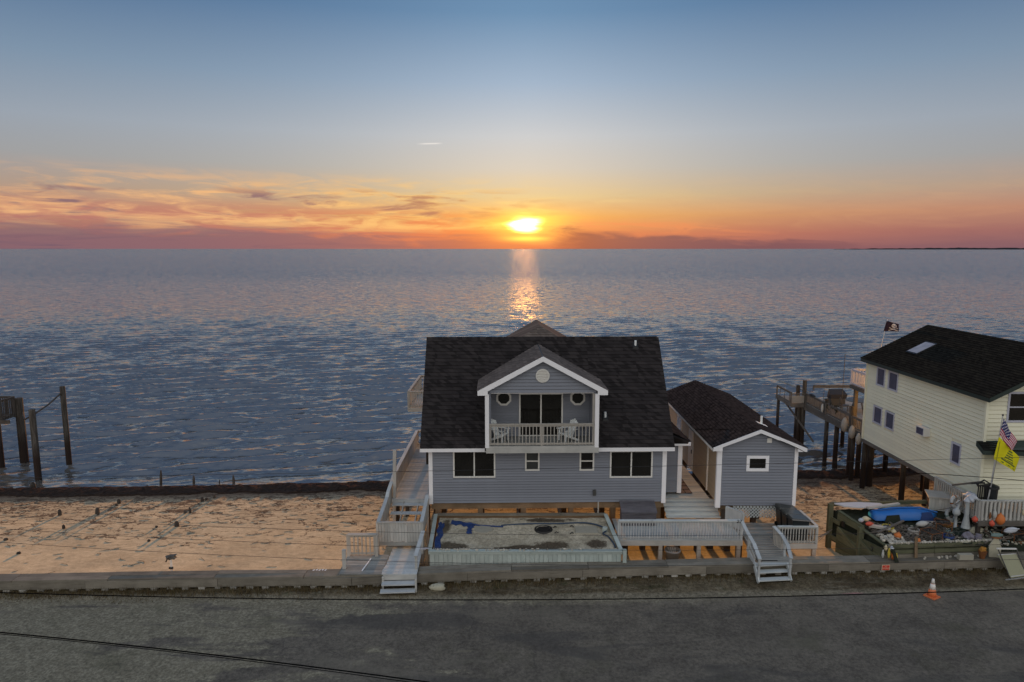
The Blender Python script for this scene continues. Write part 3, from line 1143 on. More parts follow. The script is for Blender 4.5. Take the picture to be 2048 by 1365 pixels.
def build_water():
    # fan of rows from the shore to the horizon; real waves where they can be told apart
    py = np.linspace(497.0, 6.2, 560)            # pixels (2048 px frame) below the horizon
    ys = (CAM_H - WATER_Z) / (py / 1365.0)
    ys = np.concatenate([[33.0], ys[ys > 34.0], [4e3, 6e3, 1e4, 2e4, 5e4]])
    u = np.concatenate([[-4, -2, -1.3], np.linspace(-.95, .95, 760), [1.3, 2, 4]])
    Y, U = np.meshgrid(ys, u, indexing='ij')
    X = U * Y
    dy = np.gradient(ys)[:, None]
    Z = np.zeros_like(X)
    rr = np.random.default_rng(4)
    for i in range(72):
        lam = 0.5 * (3.4 / 0.5) ** rr.random()
        ang = R(-90 + 14) + rr.normal() * R(10 if lam > 1.1 else 20)
        k = 2 * PI / lam
        amp = .0115 * lam ** 1.02 / (1 + (lam / 4.0) ** 2) * rr.uniform(.5, 1.2) * .88
        ph = rr.random() * 2 * PI
        fade = np.clip(1.6 - 3.2 * dy / lam, 0, 1)
        a = k * (X * math.cos(ang) + Y * math.sin(ang)) + ph
        mod = 1.0 + .5 * np.sin(a * .137 + i + X * .03)
        s = np.sin(a)
        Z += amp * fade * mod * (s + .22 * np.cos(2 * a))
    shore = np.interp(X.ravel(), [p[0] for p in WLINE], [p[1] for p in WLINE]).reshape(X.shape)
    Z *= np.clip((Y - shore + .6) / 5.0, .12, 1.0)
    Z += WATER_Z
    ny, nx = X.shape
    co = np.stack([X, Y, Z], -1).reshape(-1, 3)
    idx = np.arange(ny * nx).reshape(ny, nx)
    q = np.stack([idx[:-1, :-1], idx[:-1, 1:], idx[1:, 1:], idx[1:, :-1]], -1).reshape(-1, 4)
    me = bpy.data.meshes.new('water')
    me.vertices.add(len(co))
    me.vertices.foreach_set('co', co.astype(np.float32).ravel())
    me.loops.add(q.size)
    me.loops.foreach_set('vertex_index', q.ravel().astype(np.int32))
    me.polygons.add(len(q))
    me.polygons.foreach_set('loop_start', (np.arange(len(q)) * 4).astype(np.int32))
    me.polygons.foreach_set('use_smooth', np.ones(len(q), bool))
    me.update(calc_edges=True)
    me.materials.append(MATS['water'])
    tag(link('water', me), kind='structure')
    # far shore: a low dark strip of land at the right of the horizon
    b = MB()
    n = 60
    for i in range(n):
        t0, t1 = i / n, (i + 1) / n
        def pt(t):
            a = R(25 + 14 * t)
            h = 6 + 22 * min(1, t * 2.2) + 10 * fbm(t * 40, 2, 1.0)
            return math.sin(a) * 15000, math.cos(a) * 15000, max(3, h)
        x0, y0, h0 = pt(t0)
        x1, y1, h1 = pt(t1)
        b.add([(x0, y0, -2), (x1, y1, -2), (x1, y1, h1), (x0, y0, h0), (x0 * 1.03, y0 * 1.03, h0 * .8), (x1 * 1.03, y1 * 1.03, h1 * .8)],
              [(0, 1, 2, 3), (3, 2, 5, 4)])
    plain('far_land', (.03, .035, .045), .9, .1, .1)
    tag(b.build('far_shore', 'far_land'), kind='structure')


def build_wrack():
    """bank of seaweed along the waterline, with ragged edges, and weed bits on the sand"""
    xs = list(np.linspace(-42, 34, 620))
    nr = 13
    v, f = [], []
    for j in range(nr):
        t = j / (nr - 1)
        for x in xs:
            yw = interp(x, WLINE)
            wide = 1.75 + .6 * fbm(x, 1, .25)
            front = yw - wide - .25 * fbm(x, 5, 1.3)
            back = yw + .12 + .16 * fbm(x, 9, 1.6)
            y = front + (back - front) * t
            prof = math.sin(PI * min(1, max(0, t))) ** .6
            z = sandz(x, y) + .02 + prof * (.13 + .10 * fbm(x, y, 1.4) + .06 * fbm(x, y, 5))
            if j in (0, nr - 1):
                z -= .12
            v.append((x, y, z))
    nx = len(xs)
    for j in range(nr - 1):
        for i in range(nx - 1):
            f.append((j * nx + i, j * nx + i + 1, (j + 1) * nx + i + 1, (j + 1) * nx + i))
    me = bpy.data.meshes.new('seaweed')
    me.from_pydata(v, [], f)
    me.materials.append(MATS['seaweed'])
    tag(link('seaweed', me), 'dark brown bank of washed up seaweed along the waterline', 'seaweed', kind='stuff')

    b = MB()
    for i in range(900):
        x = random.uniform(-30, 26)
        yw = interp(x, WLINE)
        t = random.random() ** .55
        y = wallf(x) + 1.2 + (yw - 2.2 - wallf(x) - 1.2) * t
        if -3.6 < x < 14 and y < 39:
            continue
        z = sandz(x, y) + .012 * fbm(x, y, .25) + .004 * fbm(x + 30, y, 1.2) + .006
        a = random.gauss(0, .5)
        L = random.uniform(.06, .30) * (1.8 if random.random() < .06 else 1)
        c, s = math.cos(a) * L, math.sin(a) * L
        k = random.uniform(-.1, .1)
        b.tube([(x - c, y - s, z), (x + k, y + k, z + .004), (x + c, y + s, z)], random.uniform(.004, .010), 3, cap=False)
    tag(b.build('dried_reed', 'drift_reed'), 'dry dark reed bits scattered over the sand', 'reed', kind='stuff')


def build_verge_grass():
    b = MB()
    for i in range(16000):
        x = random.uniform(-24, 24)
        w = wallf(x)
        near = random.random() < .72
        d = abs(random.gauss(0, .22)) if near else random.uniform(0, 1.0)
        dens = fbm(x, d * 2, .6) + .3
        if random.random() > .45 + dens:
            continue
        if (-5.3 < x < -3.75 or 9.9 < x < 11.7) and d < .6:
            continue
        y = w - .02 - d
        h = random.uniform(.05, .24) * (1.25 if near else .4)
        a = random.uniform(0, 2 * PI)
        l = random.uniform(.02, .14)
        wd = random.uniform(.006, .014)
        z = .055
        b.add([(x - wd, y, z), (x + wd, y, z), (x + math.cos(a) * l, y + math.sin(a) * l, z + h)], [(0, 1, 2)])
    tag(b.build('dry_grass', 'dry_grass'), 'short brown dry grass on the verge below the timber bulkhead', 'grass', kind='stuff')


def build_bulkhead():
    t = T('timber_bulkhead', 'long grey timber bulkhead with flat cap boards beside the road', 'bulkhead')
    pts = [(-60, 25.0), (-20.4, 25.62), (-13.5, 25.9), (-6.5, 26.03), (0, 26.58), (5.7, 26.86), (10, 27.14), (15.3, 27.30), (20.6, 27.6), (60, 29.4)]
    # cap boards (two rows) and the face beam
    xs = []
    x = -36.0
    while x < 34:
        xs.append(x)
        x += random.uniform(3.2, 4.6)
    for a, b in zip(xs[:-1], xs[1:]):
        ya, yb = wallf(a), wallf(b)
        j = random.uniform(-.015, .015)
        for k, (o, w) in enumerate(((.0, .30), (.31, .30))):
            bar('cap_board', (a + .01, ya + o + .15, WALL_H - .035 + (j if k else -j * .5)), (b - .01, yb + o + .15, WALL_H - .035), w, .07, 'bulk_wood', t)
    x = -37.3
    xs = []
    while x < 35:
        xs.append(x)
        x += random.uniform(4.2, 6.2)
    for a, b in zip(xs[:-1], xs[1:]):
        ya, yb = wallf(a), wallf(b)
        bar('face_beam', (a + .008, ya + .06 + random.uniform(-.012, .012), WALL_H - .235), (b - .008, yb + .06, WALL_H - .235), .14, .32, 'bulk_wood', t)
    x = -33.0
    while x < 33:
        y = wallf(x)
        if not (-5.3 < x < -3.75):
            j = random.uniform(-.03, .03)
            bar('pile', (x, y + .10 + j, -.3), (x, y + .10 + j, WALL_H - .40), .25, .2, 'pile_pale', t, up=(0, 1, 0))
        x += random.uniform(.60, .68)
    b = MB()
    for a, c in zip(pts[:-1], pts[1:]):
        b.bar((a[0], a[1] + .30, .1), (c[0], c[1] + .30, .1), .06, .82)
    b.build('sheeting', 'dark_wood', t)


# ------------------------------------------------------------------ main house
def build_house():
    H = T('beach_house', 'blue grey shingled beach house with balcony dormer standing on piles', 'house', (1.7, 31, 0), .021)
    # carcass behind the boards
    MB().box((-5.5, .012, 1.8), (5.5, 6.9, 4.5)).build('wall', 'siding_blue', H)
    # windows on the front
    op = [(-4.46, -2.48, 3.05, 4.36), (-1.09, -.41, 3.37, 4.30), (1.47, 2.16, 3.36, 4.29), (2.90, 4.92, 3.00, 4.32)]
    window(H, *op[0][:2], op[0][2], op[0][3], 0, bars=('v',))
    window(H, *op[1][:2], op[1][2], op[1][3], 0, bars=('h',), screen=(0, 1))
    window(H, *op[2][:2], op[2][2], op[2][3], 0, bars=('h',))
    window(H, *op[3][:2], op[3][2], op[3][3], 0, bars=('v',))
    siding(H, -5.42, 5.38, 1.8, 4.5, 0, 'siding_blue', .128, op)
    # white corner boards
    MB().box((-5.60, -.045, 1.78), (-5.42, .10, 4.44)).build('corner_board', 'trim_white', H)
    MB().box((5.38, -.045, 1.74), (5.58, .10, 4.44)).build('corner_board', 'trim_white', H)
    # girder and piles under the house
    bar('girder', (-5.5, .12, 1.64), (5.5, .12, 1.64), .16, .28, 'brown_wood', H)
    bar('girder', (-5.5, 3.4, 1.64), (5.5, 3.4, 1.64), .16, .28, 'brown_wood', H)
    bar('girder', (-5.5, 6.7, 1.64), (5.5, 6.7, 1.64), .16, .28, 'brown_wood', H)
    for x in (-5.2, -3.2, -1.15, 1.1, 3.1, 5.25):
        for y in (.15, 3.4, 6.7):
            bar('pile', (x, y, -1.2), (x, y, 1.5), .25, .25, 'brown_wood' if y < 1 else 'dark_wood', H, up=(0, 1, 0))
    # ---- main roof
    e_y, e_z, r_y, r_z = -.42, 4.60, 3.4, 9.24
    xl, xr = -5.95, 5.84
    b_y, b_z = 7.2, 4.62
    roof = MB()
    t = .16
    kz = (r_z - e_z) / (r_y - e_y)
    def slab(xa, xb, ya, yb):
        za, zb = e_z + kz * (ya - e_y), e_z + kz * (yb - e_y)
        roof.hexa([(xa, ya + .1, za - t), (xb, ya + .1, za - t), (xb, yb, zb - t * 1.3), (xa, yb, zb - t * 1.3), (xa, ya, za), (xb, ya, za), (xb, yb, zb), (xa, yb, zb)])
    slab(xl, -2.80, e_y, r_y)
    slab(2.14, xr, e_y, r_y)
    slab(-2.80, 2.14, 1.0, r_y)
    roof.hexa([(xr, b_y - .1, b_z - t), (xl, b_y - .1, b_z - t), (xl, r_y, r_z - t * 1.3), (xr, r_y, r_z - t * 1.3), (xr, b_y, b_z), (xl, b_y, b_z), (xl, r_y, r_z), (xr, r_y, r_z)])
    ro = roof.build('roof', 'drip_edge', H)
    V = math.hypot(r_y - e_y, r_z - e_z)
    vv = ((0, (r_y - e_y) / V, (r_z - e_z) / V))

    o0 = Vector((xl, e_y - .02, e_z - .02))
    slope(ro, o0, (1, 0, 0), vv, 'shingle', -2.80 - xl, V, expo=.2, strip=1.02, limit=135)
    slope(ro, o0 + Vector((2.14 - xl, 0, 0)), (1, 0, 0), vv, 'shingle', xr - 2.14, V, expo=.2, strip=1.02, limit=140)
    tm = (1.05 - e_y) / vv[1]
    slope(ro, o0 + Vector((-2.80 - xl, 0, 0)) + Vector(vv) * tm, (1, 0, 0), vv, 'shingle', 4.94, V - tm, expo=.2, strip=1.02, parts=False)
    Vb = math.hypot(b_y - r_y, r_z - b_z)
    slope(ro, (xr, b_y + .02, b_z - .02), (-1, 0, 0), (0, (r_y - b_y) / Vb, (r_z - b_z) / Vb), 'shingle', xr - xl, Vb, parts=False)
    cap = MB()
    x = xl
    while x < xr - .1:
        w = min(.3, xr - x)
        cap.add([(x, r_y - .17, r_z - .17), (x + w - .004, r_y - .17, r_z - .17), (x + w - .004, r_y, r_z + .035), (x, r_y, r_z + .035), (x, r_y + .17, r_z - .17), (x + w - .004, r_y + .17, r_z - .17)],
                [(0, 1, 2, 3), (3, 2, 5, 4)])
        x += .3
    tag(cap.build('ridge_cap', 'shingle', ro), kind='stuff')
    # gable ends of the attic
    for sx in (-5.5, 5.5):
        MB().add([(sx, .1, 4.4), (sx, 6.8, 4.4), (sx, 3.4, 8.5), (sx - .1 * (1 if sx > 0 else -1), .1, 4.4), (sx - .1 * (1 if sx > 0 else -1), 6.8, 4.4), (sx - .1 * (1 if sx > 0 else -1), 3.4, 8.5)],
                 [(0, 1, 2), (5, 4, 3), (0, 3, 4, 1), (1, 4, 5, 2), (2, 5, 3, 0)]).build('gable_wall', 'siding_blue', H)
    # fascia boards
    MB().box((xl, e_y - .03, e_z - .18), (-2.96, e_y + .0, e_z + .005)).build('fascia', 'trim_white', H)
    MB().box((2.30, e_y - .03, e_z - .20), (xr, e_y + .0, e_z - .015)).build('fascia', 'trim_white', H)
    MB().box((xl, e_y, e_z - .19), (xr, .02, e_z - .165)).build('soffit', 'trim_white', H)

    # ---- addition at the right, set back, with its lean-to roof
    A = MB().box((5.58, 1.25, 1.80), (6.62, 6.6, 4.3)).build('wing_wall', 'siding_blue', H)
    siding(H, 5.60, 6.44, 1.80, 4.22, 1.24, 'siding_blue', .128)
    MB().box((6.44, 1.17, 1.78), (6.65, 1.32, 4.22)).build('corner_board', 'trim_white', H)
    w = MB().add([(5.7, .55, 4.95), (6.99, .98, 4.42), (6.99, 6.9, 4.42), (5.7, 6.9, 5.2), (5.7, .98, 4.3), (6.99, 1.0, 4.26), (6.99, 6.9, 4.26), (5.7, 6.9, 4.3)],
                 [(0, 1, 2, 3), (0, 4, 5, 1), (1, 5, 6, 2), (2, 6, 7, 3), (4, 7, 6, 5)])
    wr = w.build('wing_roof', 'shingle', H)
    slope(wr, (6.995, .98, 4.425), (0, 1, 0), Vector((-1.29, 0, .66)).normalized(), 'shingle', 5.9, 1.42, parts=False)
    MB().box((5.86, .95, 4.24), (6.99, .985, 4.42)).build('fascia', 'trim_white', H)

    # ---- dormer with the recessed balcony
    cx = -.33
    apex, ev = 8.93, 7.36
    hw = 2.94
    dr = MB()
    yb0, yb1 = -.85, 3.0
    ridge_end = (cx, 3.1, apex + .02)
    sl = (apex - ev) / hw
    dr.add([(cx - hw, yb0, ev), (cx, yb0, apex), (cx, 3.15, apex), (cx - hw, 1.95, ev), (cx - hw, yb0, ev - .1), (cx, yb0, apex - .11), (cx, 3.15, apex - .11), (cx - hw, 1.95, ev - .1)],
           [(0, 1, 2, 3), (4, 7, 6, 5), (0, 3, 7, 4), (0, 4, 5, 1), (3, 2, 6, 7)])
    dr.add([(cx + hw, yb0, ev), (cx, yb0, apex), (cx, 3.15, apex), (cx + hw, 1.95, ev), (cx + hw, yb0, ev - .1), (cx, yb0, apex - .11), (cx, 3.15, apex - .11), (cx + hw, 1.95, ev - .1)],
           [(3, 2, 1, 0), (5, 6, 7, 4), (4, 7, 3, 0), (1, 5, 4, 0), (7, 6, 2, 3)])
    dro = dr.build('dormer_roof', 'drip_edge', H)
    dl = math.hypot(hw, apex - ev)
    ymax = lambda t: 1.95 + (3.15 - 1.95) * t / dl - yb0
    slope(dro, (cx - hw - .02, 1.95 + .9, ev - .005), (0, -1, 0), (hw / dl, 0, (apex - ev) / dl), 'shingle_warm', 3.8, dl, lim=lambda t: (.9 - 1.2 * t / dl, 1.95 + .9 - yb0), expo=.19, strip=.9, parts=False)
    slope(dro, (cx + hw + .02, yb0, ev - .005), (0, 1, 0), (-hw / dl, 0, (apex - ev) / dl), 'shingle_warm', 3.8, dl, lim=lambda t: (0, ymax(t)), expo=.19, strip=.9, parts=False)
    # verge boards (white) with flat returns
    vb = MB()
    yf0, yf1 = yb0 - .035, yb0 + .0
    for s in (-1, 1):
        a = (cx + s * (hw + .0), ev + .0)
        p = [(a[0], yf0, a[1]), (cx, yf0, apex), (cx, yf0, apex - .235), (cx + s * (hw - .46), yf0, ev - .01), (cx + s * (hw - .46), yf0, ev - .20), (a[0], yf0, ev - .20)]
        p2 = [(q[0], yf1, q[2]) for q in p]
        n = 6
        fs = [tuple(range(n)) if s < 0 else tuple(reversed(range(n))), tuple(reversed(range(n, 2 * n))) if s < 0 else tuple(range(n, 2 * n))]
        fs += [(i, (i + 1) % n, n + (i + 1) % n, n + i) for i in range(n)]
        vb.add(p + p2, fs)
    vb.build('verge_board', 'trim_white', H)
    # gable siding above the balcony
    gy = -.62
    lim = lambda z: (cx - max(0, (apex - .12 - z) / sl), cx + max(0, (apex - .12 - z) / sl))
    siding(H, cx - 2.45, cx + 2.45, 7.22, 8.78, gy, 'siding_blue', .15, (), lim)
    MB().add([(cx - 2.42, gy + .012, 7.22), (cx + 2.42, gy + .012, 7.22), (cx, gy + .012, 8.72), (cx - 2.42, gy + .12, 7.22), (cx + 2.42, gy + .12, 7.22), (cx, gy + .12, 8.72)],
             [(0, 1, 2), (5, 4, 3), (0, 3, 4, 1), (1, 4, 5, 2), (2, 5, 3, 0)]).build('gable_wall', 'siding_blue', H)
    v = MB().lathe([(.315, 0), (.315, .05), (.26, .06), (.25, .035)], 28, (cx, gy - .03, 8.02), mat=Matrix.Rotation(R(90), 3, 'X'))
    vo = v.build('round_vent', 'trim_cream', H)
    for i in range(7):
        z = 8.02 - .21 + i * .07
        hwid = math.sqrt(max(0, .245 ** 2 - (z - 8.02) ** 2))
        MB().bar((cx - hwid, gy - .075, z), (cx + hwid, gy - .075, z), .03, .035, up=(0, -.6, 1)).build('slat', 'trim_cream', vo)
    # balcony room: rear wall, sides, floor, ceiling
    wy = .80
    door = (-1.35, .74, 4.82, 6.92)
    MB().box((cx - 2.4, wy + .012, 4.7), (cx + 2.4, wy + .2, 7.3)).build('balcony_wall', 'siding_blue', H)
    siding(H, cx - 2.35, cx + 2.35, 4.80, 7.25, wy, 'siding_blue', .128, [door])
    for s in (-1, 1):
        x = cx + s * 2.40
        MB().box((x - .06, gy, 4.7), (x + .06, wy + .2, 7.3)).build('side_wall', 'siding_blue', H)
        # outer cheeks of the dormer over the roof
        MB().add([(x, wy, 4.9), (x, 2.6, 7.35), (x, wy, 7.35), (x + s * .05, wy, 4.9), (x + s * .05, 2.6, 7.35), (x + s * .05, wy, 7.35)],
                 [(0, 1, 2), (5, 4, 3), (0, 3, 4, 1), (1, 4, 5, 2), (2, 5, 3, 0)]).build('dormer_cheek', 'siding_blue', H)
    MB().box((cx - 2.4, gy + .02, 7.19), (cx + 2.4, wy, 7.215)).build('ceiling', 'trim_white', H)
    planks(H, cx - 2.56, cx + 2.56, -.76, wy, 4.80, 'x', .14, 'deck_grey')
    # sliding door
    d = MB()
    x0, x1, z0, z1 = door
    d.box((x0, wy - .06, z0), (x0 + .07, wy + .02, z1)).box((x1 - .07, wy - .06, z0), (x1, wy + .02, z1)).box((x0 + .07, wy - .06, z1 - .07), (x1 - .07, wy + .02, z1)).box((x0 + .07, wy - .06, z0), (x1 - .07, wy + .02, z0 + .05))
    do = d.build('sliding_door', 'trim_cream', H)
    xm = (x0 + x1) / 2
    MB().box((xm - .035, wy - .05, z0 + .05), (xm + .035, wy + .02, z1 - .07)).build('mullion', 'trim_cream', do)
    for a, b in ((x0 + .07, xm - .035), (xm + .035, x1 - .07)):
        MB().box((a, wy - .015, z0 + .05), (b, wy - .005, z1 - .07)).build('pane', 'glass_dark', do)
    MB().box((x0 + .075, wy - .075, z0 + .95), (x0 + .10, wy - .06, z0 + 1.2)).build('handle', 'metal_dark', do)
    # octagon windows
    for ox in (-2.075, 1.44):
        ww = MB()
        z = 6.68
        ro_, ri = .385, .285
        for r1, ya, yb in ((0, 0, 0),):
            pts = []
            for rr_, yy in ((ro_, wy - .07), (ri, wy - .07), (ri, wy - .01), (ro_, wy + .0)):
                pts.append([(ox + rr_ * math.cos(PI / 8 + k * PI / 4), yy, z + rr_ * math.sin(PI / 8 + k * PI / 4)) for k in range(8)])
            vs = [q for ring in pts for q in ring]
            fs = []
            for j in range(4):
                for k in range(8):
                    a, b = j * 8 + k, j * 8 + (k + 1) % 8
                    c, e = ((j + 1) % 4) * 8 + (k + 1) % 8, ((j + 1) % 4) * 8 + k
                    fs.append((a, b, c, e))
            ww.add(vs, fs)
        wo = ww.build('octagon_window', 'trim_cream', H)
        MB().add([(ox + ri * math.cos(PI / 8 + k * PI / 4), wy - .060, z + ri * math.sin(PI / 8 + k * PI / 4)) for k in range(8)], [tuple(range(8))]).build('pane', 'glass_dark', wo)
    # white posts, floor beam, railing
    for px in (-2.845, 2.14):
        bar('balcony_post', (px, -.78, 4.72), (px, -.78, 7.2), .18, .14, 'trim_white', H, up=(0, 1, 0))
    bar('floor_beam', (-2.90, -.82, 4.63), (2.24, -.82, 4.63), .05, .32, 'rail_wood', H)
    MB().box((-2.9, -.80, 4.5), (2.24, -.02, 4.7)).build('balcony_floor', 'rail_wood', H)
    railing(H, (-2.76, -.74, 4.80), (2.05, -.74, 4.80), 1.0, 'rail_warm', nbal=30, posts=3, cap_w=.12, bal_w=.036, post_w=.09)
    bar('corner_post', (2.02, -.60, 4.8), (2.02, -.60, 7.19), .12, .12, 'rail_warm', H, up=(0, 1, 0))
    # electrical box on the balcony wall and the meter below
    MB().box((1.66, wy - .1, 5.15), (1.76, wy - .03, 5.33)).build('socket_box', 'metal_dark', H)
    mb = MB().box((2.12, -.13, 2.16), (2.26, -.03, 2.42)).build('vent_hood', 'metal_dark', H)
    # roof vent pipes
    for (vx, vy, hh) in ((4.6, 3.05, .30), (2.73, .52, .30)):
        z = e_z + vv[2] / vv[1] * (vy - e_y)
        vo = MB().lathe([(.055, z - .05), (.055, z + hh)], 12, (vx, vy, 0)).build('vent_pipe', 'plastic_white', H)
        MB().hexa([Vector((vx, vy, z)) + Vector(q) for q in ((-.16, -.13, -.14), (.16, -.13, -.14), (.16, .13, .17), (-.16, .13, .17), (-.10, -.10, -.02), (.10, -.10, -.02), (.10, .10, .21), (-.10, .10, .21))]).build('flashing', 'iron_black', vo)
    # hipped roof of the rear dormer shows above the ridge
    hp = MB()
    c0 = (-.12, 5.0, 9.66)
    hp.add([(-2.6, 3.5, 8.25), (2.36, 3.5, 8.25), (2.36, 8.2, 8.25), (-2.6, 8.2, 8.25), c0, (-.12, 8.2, 9.66)], [(0, 1, 4), (1, 2, 5, 4), (3, 0, 4, 5), (2, 3, 5), (3, 2, 1, 0)])
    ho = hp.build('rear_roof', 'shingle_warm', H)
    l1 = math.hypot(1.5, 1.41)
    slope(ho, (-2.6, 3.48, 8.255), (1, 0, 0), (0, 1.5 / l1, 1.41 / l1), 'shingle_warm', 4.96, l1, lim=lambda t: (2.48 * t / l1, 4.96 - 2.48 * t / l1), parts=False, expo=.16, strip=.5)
    MB().box((-2.3, 5.0, 6.0), (2.1, 7.9, 8.28)).build('rear_wall', 'siding_blue', H)
    return H


def build_chair(loc, rz, label):
    t = T('adirondack_chair', label, 'chair', loc, rz, 'white chairs on the balcony')
    # local -y is the front
    for s in (-1, 1):
        bar('leg', (s * .27, -.33, 0), (s * .27, -.30, .52), .08, .03, 'plastic_white', t)
        bar('leg', (s * .25, -.36, .36), (s * .25, .45, .0), .03, .10, 'plastic_white', t)
        m = MB()
        m.hexa([(s * .33 - .07, -.40, .535), (s * .33 + .07, -.40, .535), (s * .30 + .04, .30, .555), (s * .30 - .04, .30, .555),
                (s * .33 - .07, -.40, .565), (s * .33 + .07, -.40, .565), (s * .30 + .04, .30, .585), (s * .30 - .04, .30, .585)])
        m.build('arm', 'plastic_white', t)
    for i in range(5):
        y = -.35 + i * .105
        z = .375 - i * .035
        bar('seat_slat', (-.25, y, z), (.25, y, z), .09, .022, 'plastic_white', t)
    for i in range(5):
        k = i - 2
        a = k * .055
        L = .82 - abs(k) * .06
        p0 = (k * .088, .10, .24)
        p1 = (k * .088 + math.sin(a) * L, .10 + L * .36, .24 + L * .92)
        bar('back_slat', p0, p1, .085, .02, 'plastic_white', t, up=(0, -.92, .36))
    bar('back_brace', (-.25, .235, .56), (.25, .235, .56), .03, .06, 'plastic_white', t)
    bar('back_brace', (-.24, .36, .86), (.24, .36, .86), .03, .05, 'plastic_white', t)


# ------------------------------------------------------------------ shed
def build_shed():
    D = T('garden_shed', 'long blue grey shed with shallow gabled roof to the right of the beach house', 'shed', (11.4, 30.6, 0), -.011)
    L = 11.3
    MB().box((-1.70, .012, 1.8), (1.72, L, 4.55)).build('wall', 'siding_blue', D)
    win = (-.54, .49, 3.47, 4.22)
    apx, evz = 5.52, 4.66
    hw = 2.14
    cx = -.02
    sl = (apx - evz) / hw
    lim = lambda z: (cx - max(0, (apx - .06 - z) / sl), cx + max(0, (apx - .06 - z) / sl))
    siding(D, -1.68, 1.66, 1.80, 5.44, 0, 'siding_blue', .135, [win], lim)
    MB().add([(-1.7, .012, 4.5), (1.72, .012, 4.5), (1.72, .012, 4.68), (0, .012, 5.40), (-1.7, .012, 4.68)] + [(-1.7, .1, 4.5), (1.72, .1, 4.5), (1.72, .1, 4.68), (0, .1, 5.40), (-1.7, .1, 4.68)],
             [(0, 1, 2, 3, 4), (9, 8, 7, 6, 5)] + [(i, 5 + i, 5 + (i + 1) % 5, (i + 1) % 5) for i in range(5)]).build('gable_wall', 'siding_blue', D)
    window(D, *win[:2], win[2], win[3], 0, 'trim_white', bars=(), w=.14)
    vb = MB().box((.36, -.06, 4.84), (.57, -.02, 5.05)).build('gable_vent', 'trim_cream', D)
    MB().box((-1.90, -.05, 1.70), (-1.68, .12, 4.50)).build('corner_board', 'trim_white', D)
    MB().box((1.66, -.05, 1.80), (1.82, .12, 4.64)).build('corner_board', 'trim_white', D)
    # long side: lap boards with the sunset's warm light painted into their colour, a door and a light strip
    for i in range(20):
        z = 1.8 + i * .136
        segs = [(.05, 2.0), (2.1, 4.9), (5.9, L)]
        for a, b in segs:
            bar('siding_board', (-1.712, a, z + .068), (-1.712, b, z + .068), .137, .018, 'siding_sunset_tint', D, up=(-1, 0, .12))
    bar('strip', (-1.735, 2.05, 1.8), (-1.735, 2.05, 4.5), .06, .09, 'trim_cream', D, up=(1, 0, 0))
    dd = MB().box((-1.76, 4.95, 1.82), (-1.70, 5.85, 3.98)).build('door', 'trim_cream', D)
    MB().box((-1.80, 5.05, 2.75), (-1.76, 5.12, 2.95)).build('handle', 'metal_dark', dd)
    w2 = MB().box((-1.75, 7.6, 3.0), (-1.70, 8.7, 4.1)).build('window', 'trim_cream', D)
    MB().box((-1.765, 7.7, 3.1), (-1.75, 8.6, 4.0)).build('pane', 'glass_sky', w2)
    # roof
    y0, y1 = -.25, L + .25
    r = MB()
    th = .10
    r.add([(cx - hw, y0, evz), (cx, y0, apx), (cx, y1, apx), (cx - hw, y1, evz), (cx - hw, y0, evz - th), (cx, y0, apx - th), (cx, y1, apx - th), (cx - hw, y1, evz - th)],
          [(3, 2, 1, 0), (4, 5, 6, 7), (0, 1, 5, 4), (2, 3, 7, 6), (0, 4, 7, 3)])
    r.add([(cx + hw + .02, y0, evz - .02), (cx, y0, apx), (cx, y1, apx), (cx + hw + .02, y1, evz - .02), (cx + hw + .02, y0, evz - th), (cx, y0, apx - th), (cx, y1, apx - th), (cx + hw + .02, y1, evz - th)],
          [(0, 1, 2, 3), (7, 6, 5, 4), (4, 5, 1, 0), (6, 7, 3, 2), (3, 7, 4, 0)])
    ro = r.build('roof', 'drip_edge', D)
    dl = math.hypot(hw, apx - evz)
    slope(ro, (cx - hw - .02, y1, evz - .004), (0, -1, 0), (hw / dl, 0, (apx - evz) / dl), 'shingle', y1 - y0, dl, expo=.15, strip=1.0, limit=200)
    slope(ro, (cx + hw + .04, y0, evz - .024), (0, 1, 0), (-hw / dl, 0, (apx - evz) / dl), 'shingle', y1 - y0, dl, expo=.15, strip=1.0, limit=100)
    rc = MB()
    yy = y0
    while yy < y1 - .1:
        w_ = min(.3, y1 - yy)
        rc.add([(cx - .16, yy, apx - .045), (cx - .16, yy + w_ - .004, apx - .045), (cx, yy + w_ - .004, apx + .03), (cx, yy, apx + .03), (cx + .16, yy, apx - .045), (cx + .16, yy + w_ - .004, apx - .045)], [(3, 2, 1, 0), (4, 5, 2, 3)])
        yy += .3
    tag(rc.build('ridge_cap', 'shingle', ro), kind='stuff')
    v = MB()
    yf0, yf1 = y0 - .035, y0
    for s in (-1, 1):
        e = evz - (.02 if s > 0 else 0)
        p = [(cx + s * hw, yf0, e), (cx, yf0, apx), (cx, yf0, apx - .17), (cx + s * (hw - .42), yf0, e + .02), (cx + s * (hw - .42), yf0, e - .16), (cx + s * hw, yf0, e - .16)]
        p2 = [(q[0], yf1, q[2]) for q in p]
        n = 6
        fs = [tuple(range(n)) if s < 0 else tuple(reversed(range(n))), tuple(reversed(range(n, 2 * n))) if s < 0 else tuple(range(n, 2 * n))]
        fs += [(i, (i + 1) % n, n + (i + 1) % n, n + i) for i in range(n)]
        v.add(p + p2, fs)
    v.build('verge_board', 'trim_white', D)
    bar('eave_board', (cx - hw + .01, y0, evz - .13), (cx - hw + .01, y1, evz - .13), .03, .12, 'trim_cream', D)
    vo = MB().lathe([(.055, 5.0), (.055, 5.62)], 12, (.75, 1.9, 0)).build('vent_pipe', 'plastic_white', D)
